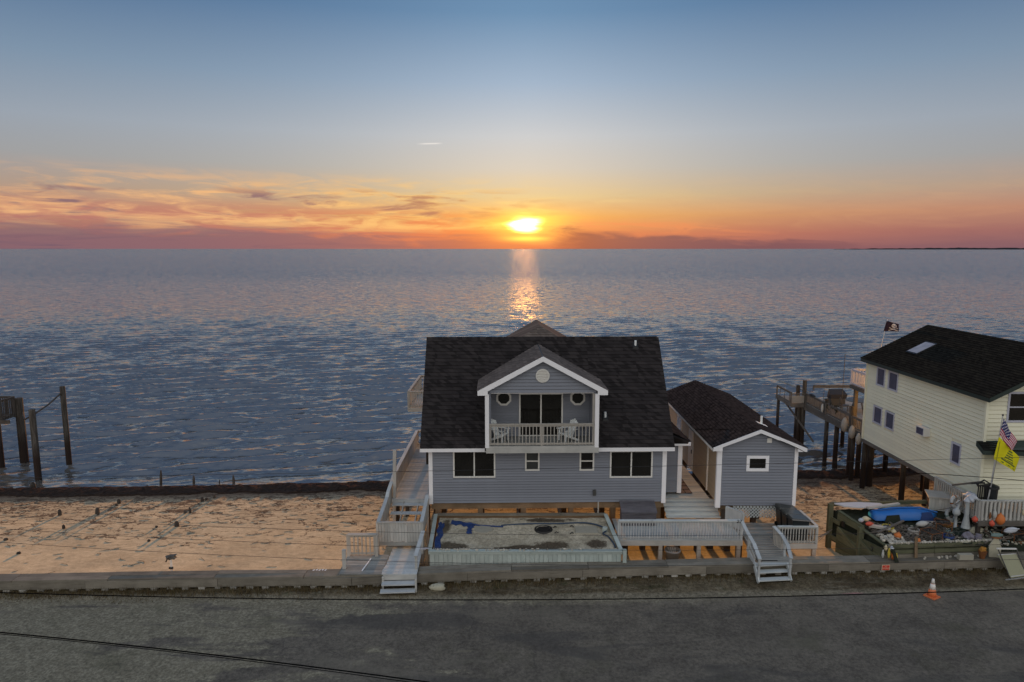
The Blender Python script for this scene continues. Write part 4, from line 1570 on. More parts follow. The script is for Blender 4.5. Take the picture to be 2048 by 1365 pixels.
    MB().hexa([(.52, 1.72, 5.31), (1.02, 1.72, 5.105), (1.02, 2.06, 5.105), (.52, 2.06, 5.31), (.52, 1.72, 5.335), (1.02, 1.72, 5.13), (1.02, 2.06, 5.13), (.52, 2.06, 5.335)]).build('flashing', 'plastic_white', vo)
    # piles and the lattice skirt at the front
    for x in (-1.4, 0.0, 1.5):
        for y in (.3, 4, 8, 11):
            bar('pile', (x, y, -1.3), (x, y, 1.62), .22, .22, 'dark_wood', D, up=(0, 1, 0))
    for y in (.12, L - .1):
        bar('girder', (-1.65, y + .06, 1.68), (1.65, y + .06, 1.68), .12, .24, 'brown_wood', D)
    la = MB()
    x0, x1, z0, z1 = -1.12, 1.62, 1.24, 1.79
    for s in (1, -1):
        a = x0 - (z1 - z0)
        while a < x1 + (z1 - z0):
            p, q = [a, z0], [a + (z1 - z0), z1]
            if s < 0:
                p, q = [a, z1], [a + (z1 - z0), z0]
            # clip to the frame
            def cl(pp, qq):
                t0 = max(0, (x0 - pp[0]) / (qq[0] - pp[0]))
                t1 = min(1, (x1 - pp[0]) / (qq[0] - pp[0]))
                return t0, t1
            t0, t1 = cl(p, q)
            if t1 - t0 > .03:
                A = (p[0] + (q[0] - p[0]) * t0, -.05 - .012 * s, p[1] + (q[1] - p[1]) * t0)
                B = (p[0] + (q[0] - p[0]) * t1, -.05 - .012 * s, p[1] + (q[1] - p[1]) * t1)
                bar('lattice_slat', A, B, .010, .046, 'deck_pale', D)
            a += .155
    return D


# ------------------------------------------------------------------ decks of the main house
def build_decks():
    # --- upper walk between house and shed with its steps
    U = T('passage_deck', 'pale wooden passage between beach house and shed with four wide steps', 'deck', (0, 0, 0))
    planks(U, 7.36, 9.62, 31.95, 42.5, 1.66, 'x', .15, 'deck_pale')
    for x in (7.6, 9.4):
        for y in (33, 37, 41):
            bar('pile', (x, y, -1.0), (x, y, 1.5), .18, .18, 'dark_wood', U, up=(0, 1, 0))
    bar('girder', (7.3, 32.05, 1.5), (9.7, 32.05, 1.5), .06, .24, 'rail_wood', U)
    for i in range(4):
        y = 31.9 - i * .26
        z = 1.66 - (i + 1) * .135
        bar('tread', (7.32, y - .13, z - .02), (9.88, y - .13, z - .02), .27, .04, 'deck_pale', U)
        bar('riser', (7.32, y - .0, z + .045), (9.88, y - .0, z + .045), .02, .09, 'deck_pale', U)
    # --- outdoor rug with stone pattern
    rg = T('patterned_rug', 'outdoor rug printed like flagstones on the passage deck', 'rug', (8.56, 34.9, 1.665), -.011)
    MB().box((-.42, -2.35, 0), (.42, 2.35, .008)).build('backing', 'mat_dark', rg)
    k = 0
    for j in range(9):
        n = 2
        y0 = -2.3 + j * .51
        cut = random.uniform(-.12, .12)
        for (a, b) in ((-.40, cut - .015), (cut + .015, .40)):
            w = [(a + random.uniform(0, .04), y0 + random.uniform(.01, .06)), (b - random.uniform(0, .04), y0 + random.uniform(.01, .06)), (b, y0 + .25), (b - random.uniform(0, .05), y0 + .47), (a + random.uniform(0, .05), y0 + .48), (a, y0 + .22)]
            vs = [(p[0], p[1], .008) for p in w] + [(p[0], p[1], .012) for p in w]
            fs = [tuple(range(6, 12))] + [(i, (i + 1) % 6, 6 + (i + 1) % 6, 6 + i) for i in range(6)]
            MB().add(vs, fs).build('stone_patch', 'flagstone', rg)

    # --- lower front deck
    F = T('front_deck', 'grey wooden front deck with white topped railing and ramp to the road', 'deck')
    z = 1.0
    planks(F, 4.74, 10.15, 28.62, 31.0, z, 'x', .145, 'deck_cool')
    planks(F, 10.15, 13.1, 29.1, 30.55, z - .02, 'x', .145, 'deck_grey')
    planks(F, 11.62, 13.32, 28.42, 29.1, z - .04, 'x', .145, 'deck_grey')
    bar('fascia', (4.66, 28.60, .86), (10.15, 28.60, .86), .045, .24, 'rail_wood', F)
    bar('fascia', (11.62, 28.40, .80), (13.35, 28.40, .80), .045, .22, 'rail_wood', F)
    railing(F, (4.70, 28.68, z), (10.12, 28.68, z), .86, 'deck_cool', nbal=46, posts=3, cap_w=.17, bal_w=.036, cap_mat='deck_pale')
    railing(F, (11.62, 28.46, z - .1), (13.34, 28.46, z - .1), .78, 'rail_wood', nbal=14, posts=2, cap_w=.15, bal_w=.036, cap_mat='deck_pale')
    railing(F, (13.34, 28.52, z - .1), (13.34, 30.3, z - .1), .78, 'rail_wood', nbal=14, posts=2, cap_w=.13, bal_w=.036, cap_mat='deck_pale')
    for x, y in ((6.55, 28.68), (8.25, 28.68), (10.0, 28.68), (5.2, 29.9), (6.1, 30.4), (6.95, 30.3), (7.75, 30.5), (8.6, 30.2), (9.3, 30.5), (10.0, 30.2), (11.7, 28.5), (13.25, 28.5), (12.8, 30.2), (10.2, 29.2)):
        bar('post', (x, y, -.5), (x, y, .82), .16 if y < 29 else .26, .16, 'rail_warm' if y < 29 else 'dark_wood', F, up=(0, 1, 0))  # inner posts thickened, some added, to throw shadow stripes on the sand
    for y in (29.4, 30.5):
        bar('girder', (4.7, y, .84), (10.1, y, .84), .08, .2, 'dark_wood', F)
    # railing stub between deck and shed
    railing(F, (9.95, 30.35, z), (10.45, 29.6, z), .85, 'deck_cool', nbal=5, posts=2, cap_w=.12, solid=True)
    # house number on the cap of the front railing
    for k, (sx) in enumerate((9.86, 9.98)):
        b = MB()
        x, y, zz = sx, 28.585, 1.80
        if k == 0:
            pl = [(0, .10), (.05, .12), (.085, .095), (.07, .06), (.0, .0), (.09, .0)]
        else:
            pl = [(.0, .12), (.09, .12), (.03, .0)]
        for p, q in zip(pl[:-1], pl[1:]):
            b.bar((x + p[0], y, zz + p[1]), (x + q[0], y, zz + q[1]), .012, .018, up=(0, 0, 1) if abs(p[0] - q[0]) > .02 else (1, 0, 0))
        b.build('digit', 'iron_black', F)
    # ramp down to the bulkhead
    n = 17
    a, b2 = Vector((10.42, 29.45, .985)), Vector((10.50, 27.15, .66))
    for i in range(n):
        p = a.lerp(b2, (i + .5) / n)
        w = 1.38 - .18 * i / n
        bar('plank', (p.x, p.y, p.z), (p.x + w, p.y, p.z), .13, .035, 'deck_grey', F, up=(0, .14, 1))
    bar('stringer', (10.40, 29.45, .88), (10.46, 27.1, .52), .05, .2, 'rail_wood', F)
    bar('stringer', (11.80, 29.45, .88), (11.72, 27.1, .52), .05, .2, 'rail_wood', F)
    # landing edge and two steps down to the road
    bar('plank', (10.12, 26.98, .635), (11.62, 27.12, .635), .30, .04, 'deck_pale', F)
    for i, (y, zz) in enumerate(((26.80, .41), (26.52, .20))):
        bar('tread', (10.12, y, zz), (11.48, y + .13, zz), .27, .045, 'deck_pale', F)
    for x0, y0 in ((10.10, 26.55), (11.50, 26.70)):
        bar('stringer', (x0, y0 - .16, .12), (x0 + .02, y0 + .42, .60), .04, .24, 'deck_pale', F)
    # handrails
    for pts in ([(10.10, 28.65, 1.84), (10.13, 28.05, 1.62), (10.18, 27.3, 1.40), (10.13, 26.45, 1.13)], [(11.46, 28.50, 1.66), (11.60, 27.9, 1.50), (11.60, 27.3, 1.34), (11.48, 26.62, 1.08)]):
        for p, q in zip(pts[:-1], pts[1:]):
            d = (Vector(q) - Vector(p)).normalized() * .012
            bar('hand_rail', Vector(p) - d, Vector(q) + d, .15, .04, 'deck_cool', F)
        e = pts[-1]
        bar('post', (e[0], e[1] + .06, .02), (e[0], e[1] + .06, e[2] - .02), .085, .085, 'deck_cool', F, up=(0, 1, 0))
        e = pts[1]
        bar('post', (e[0], e[1] - .3, .0), (e[0], e[1] - .3, e[2] - .13), .085, .085, 'deck_cool', F, up=(0, 1, 0))
        for k in range(7):
            t = k / 6
            p = Vector(pts[0]).lerp(Vector(pts[1]), t)
            if pts[0][0] > 11:
                bar('baluster', (p.x, p.y, .86), (p.x, p.y, p.z - .02), .035, .035, 'rail_warm', F, up=(1, 0, 0))
        p, q = pts[1], pts[3]
        if p[0] < 11:
            bar('side_board', (p[0] + .03, p[1], p[2] - .75), (q[0] + .03, q[1] + .6, q[2] - .55), .03, .26, 'deck_cool', F)
            bar('side_board', (p[0] + .03, p[1], p[2] - .45), (q[0] + .03, q[1] + .6, q[2] - .28), .03, .16, 'rail_wood', F)

    m = tag(MB().box((10.52, 27.16, .672), (11.18, 27.58, .69)).build('doormat', 'rubber'), 'black rubber doormat at the foot of the ramp', 'doormat')
    m.rotation_euler = (R(0), 0, 0)

    # --- storage box on the deck
    X = T('deck_box', 'low dark grey slatted deck box against the beach house wall', 'storage box', (5.86, 30.42, 1.0), .0)
    MB().box((-.78, -.30, 0.02), (.78, .30, .62)).build('body', 'slate_wood', X)
    for i in range(5):
        bar('slat', (-.79, -.31, .08 + i * .125), (.79, -.31, .08 + i * .125), .02, .115, 'slate_wood', X)
    MB().hexa([(-.82, -.38, .63), (.82, -.38, .63), (.82, .36, .93), (-.82, .36, .93), (-.82, -.38, .67), (.82, -.38, .67), (.82, .36, .97), (-.82, .36, .97)]).build('lid', 'slate_wood', X)
    for i in range(6):
        y = -.36 + (i + .5) * .12
        z = .672 + (y + .38) / .74 * .30
        bar('lid_slat', (-.82, y, z + .012), (.82, y, z + .012), .105, .02, 'slate_wood', X, up=(0, -.38, 1))

    # --- wheelie bins
    labels = ['black wheelie bin nearest the road in the row on the deck by the shed', 'black wheelie bin second from the road on the deck by the shed',
              'black wheelie bin third from the road below the shed corner', 'black wheelie bin fourth from the road, closest to the shed lattice']
    for i in range(3):
        w = T('wheelie_bin', labels[i], 'bin', (12.62 - i * .03, 28.78 + i * .62, .96), R(90), 'wheelie bins on the deck')
        # local -y faces left after the turn
        MB().hexa([(-.24, -.30, .06), (.24, -.30, .06), (.24, .28, .06), (-.24, .28, .06), (-.29, -.38, .93), (.29, -.38, .93), (.29, .36, .98), (-.29, .36, .98)]).build('body', 'plastic_black', w)
        MB().hexa([(-.31, -.43, .935), (.31, -.43, .935), (.31, .40, 1.0), (-.31, .40, 1.0), (-.27, -.37, .985), (.27, -.37, .985), (.27, .36, 1.07), (-.27, .36, 1.07)]).build('lid', 'lid_plastic', w)
        m = MB().bar((-.29, -.43, .955), (.29, -.43, .955), .03, .02).bar((-.31, -.42, .955), (-.31, .38, 1.01), .03, .025).bar((.31, -.42, .955), (.31, .38, 1.01), .03, .025)
        m.build('lid_rim', 'bucket_grey', w)
        MB().tube([(-.26, .46, .99), (.26, .46, .99)], .02, 8).build('handle', 'plastic_black', w)
        for s in (-1, 1):
            MB().lathe([(.0, -.03), (.11, -.03), (.11, .03), (0, .03)], 14, (s * .27, .26, .11), mat=Matrix.Rotation(R(90), 3, 'Y')).build('wheel', 'rubber', w)

    # --- bucket under the deck
    bk = T('planter_bucket', 'grey round bucket standing on the sand under the front deck', 'bucket', (7.12, 28.75, -.2))
    MB().lathe([(.24, 0), (.33, .62), (.36, .63), (.36, .70), (.31, .70), (.29, .5), (.0, .45)], 20).build('tub', 'bucket_grey', bk, True)
    for i in range(4):
        MB().tube([(-.1 + .07 * i, -.05, .5), (-.18 + .1 * i, .1, .75)], .02, 6).build('rope', 'rail_warm', bk)


def build_left_side():
    L = T('side_walk', 'weathered wooden side walk with solid board rails along the left of the beach house', 'deck')
    planks(L, -5.80, -3.96, 31.55, 40.6, 1.75, 'x', .15, 'deck_cool')
    for y in (32, 35, 38, 40.4):
        for x in (-5.6, -4.1):
            bar('pile', (x, y, -1.2), (x, y, 1.6), .18, .18, 'dark_wood', L, up=(0, 1, 0))
    bar('girder', (-5.8, 31.6, 1.58), (-3.96, 31.6, 1.58), .06, .26, 'deck_cool', L)
    railing(L, (-5.80, 32.4, 1.75), (-5.80, 40.5, 1.75), .95, 'rail_wood', spacing=.16, posts=5, solid=True, cap_w=.17, cap_mat='deck_cool')
    railing(L, (-5.8, 40.55, 1.75), (-4.0, 40.55, 1.75), .95, 'rail_wood', nbal=9, posts=2, cap_w=.14)
    bar('tall_post', (-5.72, 31.75, .6), (-5.60, 31.6, 4.18), .15, .15, 'rail_wood', L, up=(0, 1, 0))
    # stepped side rails round the stairs
    for pts in ([(-5.80, 32.3, 2.7), (-5.86, 31.0, 2.30), (-5.86, 30.7, 2.16), (-5.80, 28.3, 1.97)], [(-3.98, 30.85, 2.2), (-3.92, 28.3, 1.97)]):
        for p, q in zip(pts[:-1], pts[1:]):
            bar('top_rail', p, q, .16, .04, 'deck_cool', L)
            n = max(1, int((Vector(q) - Vector(p)).length / .15))
            for i in range(n):
                c = Vector(p).lerp(Vector(q), (i + .5) / n)
                bar('board', (c.x, c.y, c.z - .03), (c.x, c.y, max(.75, c.z - 1.0)), (Vector(q) - Vector(p)).length / n - .006, .022, 'rail_wood', L, up=(1, 0, 0))
    for x, y in ((-5.84, 28.28), (-3.90, 28.28), (-5.86, 30.85), (-3.98, 30.8)):
        bar('post', (x, y, -.3), (x, y, 1.95 if y < 29 else 2.2), .11, .11, 'rail_wood', L, up=(0, 1, 0))
    for y, z in ((31.38, 1.56), (30.78, 1.36)):
        bar('tread', (-5.72, y, z), (-4.02, y, z), .34, .04, 'deck_cool', L)
    for x in (-5.2, -4.5):
        bar('stringer', (x, 31.6, 1.55), (x, 29.9, .98), .05, .22, 'rail_wood', L)
    planks(L, -5.75, -3.98, 28.35, 30.0, 1.06, 'x', .15, 'deck_grey')
    # closed front panel
    n = 15
    for i in range(n):
        x = -5.78 + 1.86 * (i + .5) / n
        dz = random.uniform(-.03, .02)
        bar('board', (x, 28.24, 1.08 + dz), (x, 28.24, 1.93), 1.86 / n - .012, .025, 'rail_wood', L, up=(0, 1, 0))
    bar('top_rail', (-5.86, 28.26, 1.955), (-3.86, 28.26, 1.955), .12, .035, 'rail_wood', L)
    bar('rail', (-5.78, 28.28, .98), (-3.92, 28.28, .98), .06, .18, 'deck_grey', L)

    # low platform and board path to the road
    P = T('entry_platform', 'low dark grey board platform and pale boardwalk with two steps to the road', 'platform')
    planks(P, -7.05, -5.28, 26.60, 27.9, .645, 'x', .145, 'deck_grey')
    planks(P, -7.0, -5.20, 26.12, 26.60, .655, 'x', .16, 'deck_grey')
    n = 15
    for i in range(n):
        y = 26.02 + (i + .5) * 3.05 / n
        x0 = -5.22 + .06 * max(0, (y - 26.6)) * .2 - (.02 if i % 2 else 0)
        bar('plank', (x0 - (.04 if y < 26.7 else 0), y, .685 + .004 * (i % 3)), (-3.84 - .08 * (y - 26) / 3, y, .685), .192, .045, 'deck_cool', P)
    bar('tread', (-5.22, 26.0 - .18, .40), (-3.86, 26.06 - .18, .40), .34, .05, 'deck_cool', P)
    bar('tread', (-5.24, 25.58, .19), (-3.86, 25.66, .19), .30, .05, 'deck_cool', P)
    bar('riser', (-5.20, 26.0, .56), (-3.84, 26.04, .56), .03, .2, 'rail_wood', P)
    bar('post', (-3.84, 25.74, .02), (-3.84, 25.74, .66), .07, .07, 'rail_wood', P, up=(0, 1, 0))
    bar('post', (-5.2, 25.95, .02), (-5.2, 25.95, .62), .07, .07, 'rail_wood', P, up=(0, 1, 0))
    railing(P, (-7.0, 27.75, .70), (-5.80, 27.75, .70), .93, 'rail_warm', nbal=7, posts=2, cap_w=.2, bal_w=.045, post_w=.13)
    bar('newel', (-6.90, 26.62, .1), (-6.90, 26.62, 1.46), .14, .14, 'rail_wood', P, up=(0, 1, 0))
    bar('hand_rail', (-3.84, 28.1, 1.62), (-3.92, 26.35, 1.30), .17, .05, 'deck_cool', P)
    bar('rail', (-3.84, 28.1, 1.50), (-3.92, 26.4, 1.18), .04, .14, 'rail_wood', P)
    bar('post', (-3.92, 26.45, .66), (-3.92, 26.45, 1.26), .09, .09, 'rail_wood', P, up=(0, 1, 0))
    bar('post', (-3.86, 27.95, .2), (-3.86, 27.95, 1.55), .09, .09, 'rail_wood', P, up=(0, 1, 0))
    for x in (-6.8, -5.5):
        bar('pile', (x, 27.6, -.5), (x, 27.6, .6), .14, .14, 'dark_wood', P, up=(0, 1, 0))
    st = bar('white_stick', (-6.12, 26.35, .68), (-5.98, 27.45, .68), .04, .025, 'trim_white')
    tag(st, 'thin white stick lying on the dark entry platform', 'stick')

    # upper rear deck that peeps out past the left of the roof
    Q = T('rear_deck', 'small upper wooden deck on a dark post behind the left end of the roof', 'deck')
    zf = 5.05
    planks(Q, -5.72, -4.0, 36.65, 41.6, zf, 'x', .15, 'rail_warm')
    railing(Q, (-5.66, 36.7, zf), (-4.1, 36.7, zf), .90, 'rail_warm', nbal=13, posts=2, cap_w=.13)
    railing(Q, (-5.66, 36.7, zf), (-5.66, 41.5, zf), .90, 'rail_warm', nbal=34, posts=4, cap_w=.14)
    railing(Q, (-5.66, 41.5, zf), (-4.1, 41.5, zf), .90, 'rail_warm', nbal=13, posts=2, cap_w=.13)
    bar('fascia', (-5.72, 36.66, zf - .12), (-4.0, 36.66, zf - .12), .05, .22, 'rail_warm', Q)
    for y in (37.0, 41.2):
        bar('post', (-4.7, y, -1.2), (-4.7, y, zf - .05), .2, .2, 'dark_wood', Q, up=(0, 1, 0))


def build_bed():
    B = T('raised_bed', 'large raised septic bed with green tinted timber sides filled with sandy soil', 'raised bed')
    x0, x1, y0, y1 = -3.47, 4.60, 27.32, 30.62
    zt0, zt1 = 1.10, 1.36
    # fill
    n, m = 90, 40
    v, f = [], []
    for j in range(m):
        for i in range(n):
            x = x0 + .1 + (x1 - x0 - .2) * i / (n - 1)
            y = y0 + .1 + (y1 - y0 - .2) * j / (m - 1)
            z = zt0 - .12 + (zt1 - zt0 - .02) * j / (m - 1) + .045 * fbm(x, y, .9) + .02 * fbm(x, y, 4)
            v.append((x, y, z))
    for j in range(m - 1):
        for i in range(n - 1):
            f.append((j * n + i, j * n + i + 1, (j + 1) * n + i + 1, (j + 1) * n + i))
    me = bpy.data.meshes.new('soil')
    me.from_pydata(v, [], f)
    me.materials.append(MATS['bed_fill'])
    me.polygons.foreach_set('use_smooth', [True] * len(f))
    link('soil', me, B)
    fz = lambda x, y: zt0 - .12 + (zt1 - zt0 - .02) * (y - y0 - .1) / (y1 - y0 - .2) + .045 * fbm(x, y, .9) + .02 * fbm(x, y, 4)
    # sides
    nb = 42
    for i in range(nb):
        a = x0 + (x1 - x0) * i / nb
        b = x0 + (x1 - x0) * (i + 1) / nb
        bar('side_board', ((a + b) / 2, y0, .42), ((a + b) / 2, y0, zt0 - .10 + random.uniform(-.004, .004)), b - a - .012, .03, 'bed_green', B, up=(0, 1, 0))
    bar('side_wall', (x0, y0 + .045, .5), (x1, y0 + .045, .5), .05, 1.0, 'bed_green', B)
    for a, b in ((x0 - .05, .75), (.76, x1 + .05)):
        bar('cap_board', (a, y0 + .02, zt0 - .02), (b, y0 + .02, zt0 - .02), .22, .045, 'bed_green', B)
        bar('rail', (a, y0 - .03, zt0 - .09), (b, y0 - .03, zt0 - .09), .03, .12, 'bed_green', B)
    bar('cap_board', (x0 - .02, y1, zt1), (x1 - .2, y1 + .02, zt1), .24, .05, 'bulk_wood', B)
    bar('cap_board', (x0 - .02, y1 - .02, zt1 - .12), (x1 - .2, y1, zt1 - .12), .06, .18, 'brown_wood', B)
    bar('cap_board', (x0, y0 + .1, zt0 - .005), (x0 - .10, y1, zt1 + .01), .17, .05, 'bed_green', B)
    bar('cap_board', (x1, y0 + .1, zt0 - .005), (x1 - .22, y1, zt1 + .01), .17, .05, 'bed_green', B)
    bar('side_wall', (x0 - .02, y0, .62), (x0 - .10, y1, .8), .05, .95, 'bulk_wood', B)
    bar('side_wall', (x1, y0, .62), (x1 - .2, y1, .8), .05, .95, 'bulk_wood', B)
    bar('side_wall', (x0, y1 + .05, .72), (x1 - .2, y1 + .05, .72), .05, 1.1, 'bulk_wood', B)
    bar('corner_post', (x1 + .14, y0 - .04, .2), (x1 + .14, y0 - .04, 1.16), .15, .15, 'bed_green', B, up=(0, 1, 0))
    bar('corner_post', (x0 - .12, y0 + .05, .2), (x0 - .12, y0 + .05, 1.12), .10, .10, 'brown_wood', B, up=(0, 1, 0))
    bar('rail', (-3.90, 27.45, 1.14), (x0 - .03, 27.45, 1.12), .05, .08, 'trim_lilac', B)
    bar('brace', (4.05, 30.75, 1.2), (4.05, 30.75, 1.92), .05, .05, 'rail_warm', B, up=(0, 1, 0))

    # things lying in it
    z = fz(1.42, 29.5)
    h = T('septic_lid', 'round black access lid sunk in the raised bed', 'access lid', (1.42, 29.42, z))
    MB().lathe([(.0, .03), (.30, .03), (.31, .0), (.36, .06), (.40, .05), (.43, -.03)], 26).build('lid', 'iron_black', h)
    c = tag(MB().lathe([(.42, -.05), (.41, .025), (0, .035)], 22, (-1.28, 29.40, fz(-1.28, 29.4))).build('concrete_disc', 'concrete'), 'pale round concrete disc lying in the raised bed', 'concrete disc')
    s = tag(MB().box((2.85, 28.98, fz(3.2, 29.2) - .08), (3.85, 29.72, fz(3.2, 29.3) + .04)).build('concrete_slab', 'concrete'), 'square pale concrete slab at the right end of the raised bed', 'slab')

    def hose(name, pts, r, mat, label, cat):
        P = [Vector((x, y, fz(x, y) + r * .8 + dz)) for x, y, dz in pts]
        out = []
        for i in range(len(P) - 1):
            p0, p1, p2, p3 = P[max(i - 1, 0)], P[i], P[i + 1], P[min(i + 2, len(P) - 1)]
            for k in range(6):
                t = k / 6
                out.append(.5 * ((2 * p1) + (p2 - p0) * t + (2 * p0 - 5 * p1 + 4 * p2 - p3) * t * t + (3 * p1 - p0 - 3 * p2 + p3) * t ** 3))
        out.append(P[-1])
        return tag(MB().tube(out, r, 7).build(name, mat, None, True), label, cat)
    hose('flat_hose', [(-2.2, 29.9, .02), (-1.9, 29.95, .02), (-1.6, 29.85, 0), (-1.0, 29.72, 0), (-.4, 29.60, 0)], .035, 'blue_tarp', 'dark blue hose trailing from the tarp heap in the raised bed', 'hose')
    hose('thin_pipe', [(-.5, 29.7, 0), (.6, 29.85, 0), (2.0, 29.95, 0), (3.2, 30.0, 0), (3.75, 29.85, .03), (4.12, 29.5, .05), (4.22, 29.2, .04), (4.05, 28.95, .04), (4.25, 28.6, .03), (4.38, 28.1, .02), (4.42, 27.75, 0)], .036, 'pipe_blue', 'bent blue grey pipe along the back and right side of the raised bed', 'pipe')
    def sheet(name, cx_, cy_, w, l, rot, label, seed):
        n_, m_ = 14, 22
        v_, f_ = [], []
        for j_ in range(m_):
            for i_ in range(n_):
                u_, t_ = i_ / (n_ - 1) - .5, j_ / (m_ - 1) - .5
                ed = 1 + .5 * mnoise.noise(Vector((t_ * 6 + seed, u_ * 2, 1)))
                lx, ly = u_ * w * ed + .08 * mnoise.noise(Vector((t_ * 5, seed, 4))), t_ * l * (1 + .12 * mnoise.noise(Vector((u_ * 5, seed, 2))))
                x_ = cx_ + lx * math.cos(rot) - ly * math.sin(rot)
                y_ = cy_ + lx * math.sin(rot) + ly * math.cos(rot)
                z_ = fz(x_, y_) + .02 + .07 * abs(mnoise.noise(Vector((x_ * 7, y_ * 7, seed)))) * (1 - 3.6 * u_ * u_)
                v_.append((x_, y_, z_))
        for j_ in range(m_ - 1):
            for i_ in range(n_ - 1):
                f_.append((j_ * n_ + i_, j_ * n_ + i_ + 1, (j_ + 1) * n_ + i_ + 1, (j_ + 1) * n_ + i_))
        o_ = MB().add(v_, f_).build(name, 'blue_tarp')
        so_ = o_.modifiers.new('thick', 'SOLIDIFY')
        so_.thickness = .012
        return tag(o_, label, 'tarp')
    sheet('crumpled_tarp', -3.22, 28.75, .26, 2.5, .02, 'crumpled blue tarp strip along the left side of the raised bed', 1.3)
    sheet('blue_tarp', -2.25, 29.96, .40, 1.1, R(80), 'crumpled blue tarp heap at the back of the raised bed', 5.1)
    sheet('blue_tarp', -1.92, 29.35, .22, .8, .1, 'narrow blue tarp tail hanging down beside the concrete disc', 8.7)
    cp = tag(MB().lathe([(.12, -.05), (.12, .16), (.10, .19), (0, .19)], 14, (4.18, 29.28, fz(4.18, 29.28))).build('pipe_cap', 'bed_green'), 'short capped green pipe end where the blue pipe bends', 'pipe cap')
    for k, (x, y, a) in enumerate(((1.95, 29.62, .6), (1.98, 29.05, .2), (2.72, 29.66, -.5), (2.66, 29.0, .4))):
        m = MB().tube([(x - .09 * math.cos(a), y - .09 * math.sin(a), fz(x, y) + .01), (x, y, fz(x, y) + .07), (x + .1 * math.cos(a), y + .1 * math.sin(a), fz(x, y) + .01)], .022, 6)
        tag(m.build('lifting_loop', 'iron_black'), 'black lifting loop poking out of the soil between access lid and slab', 'loop', 'lifting loops in the raised bed')
    # white shells laid along the front cap
    me = MB().blob((0, 0, .0), .055, .045, .04, .25, 2, 8, 5).mesh('shell', 'shell')
    xs = [x0 + .25 + i * .085 + random.uniform(-.03, .03) for i in range(38)] + [random.uniform(0, 3.2) for _ in range(14)]
    for x in xs:
        if random.random() < .12:
            continue
        o = link('shell', me, None, (x, y0 + .03 + random.uniform(-.05, .07), zt0 + .03))
        o.rotation_euler = (random.uniform(-.4, .4), random.uniform(-.4, .4), random.uniform(0, 6))
        s = random.uniform(.6, 1.15)
        o.scale = (s, s, s)
        tag(o, 'small white shell laid on the front board of the raised bed', 'shell', 'shells along the raised bed')
    o = tag(MB().blob((0, 0, 0), .34, .18, .16, .15, 4, 14, 9).build('boulder', 'stone_pale', None, True, (-3.02, 25.98, .15)), 'pale oblong boulder in front of the bulkhead', 'boulder')


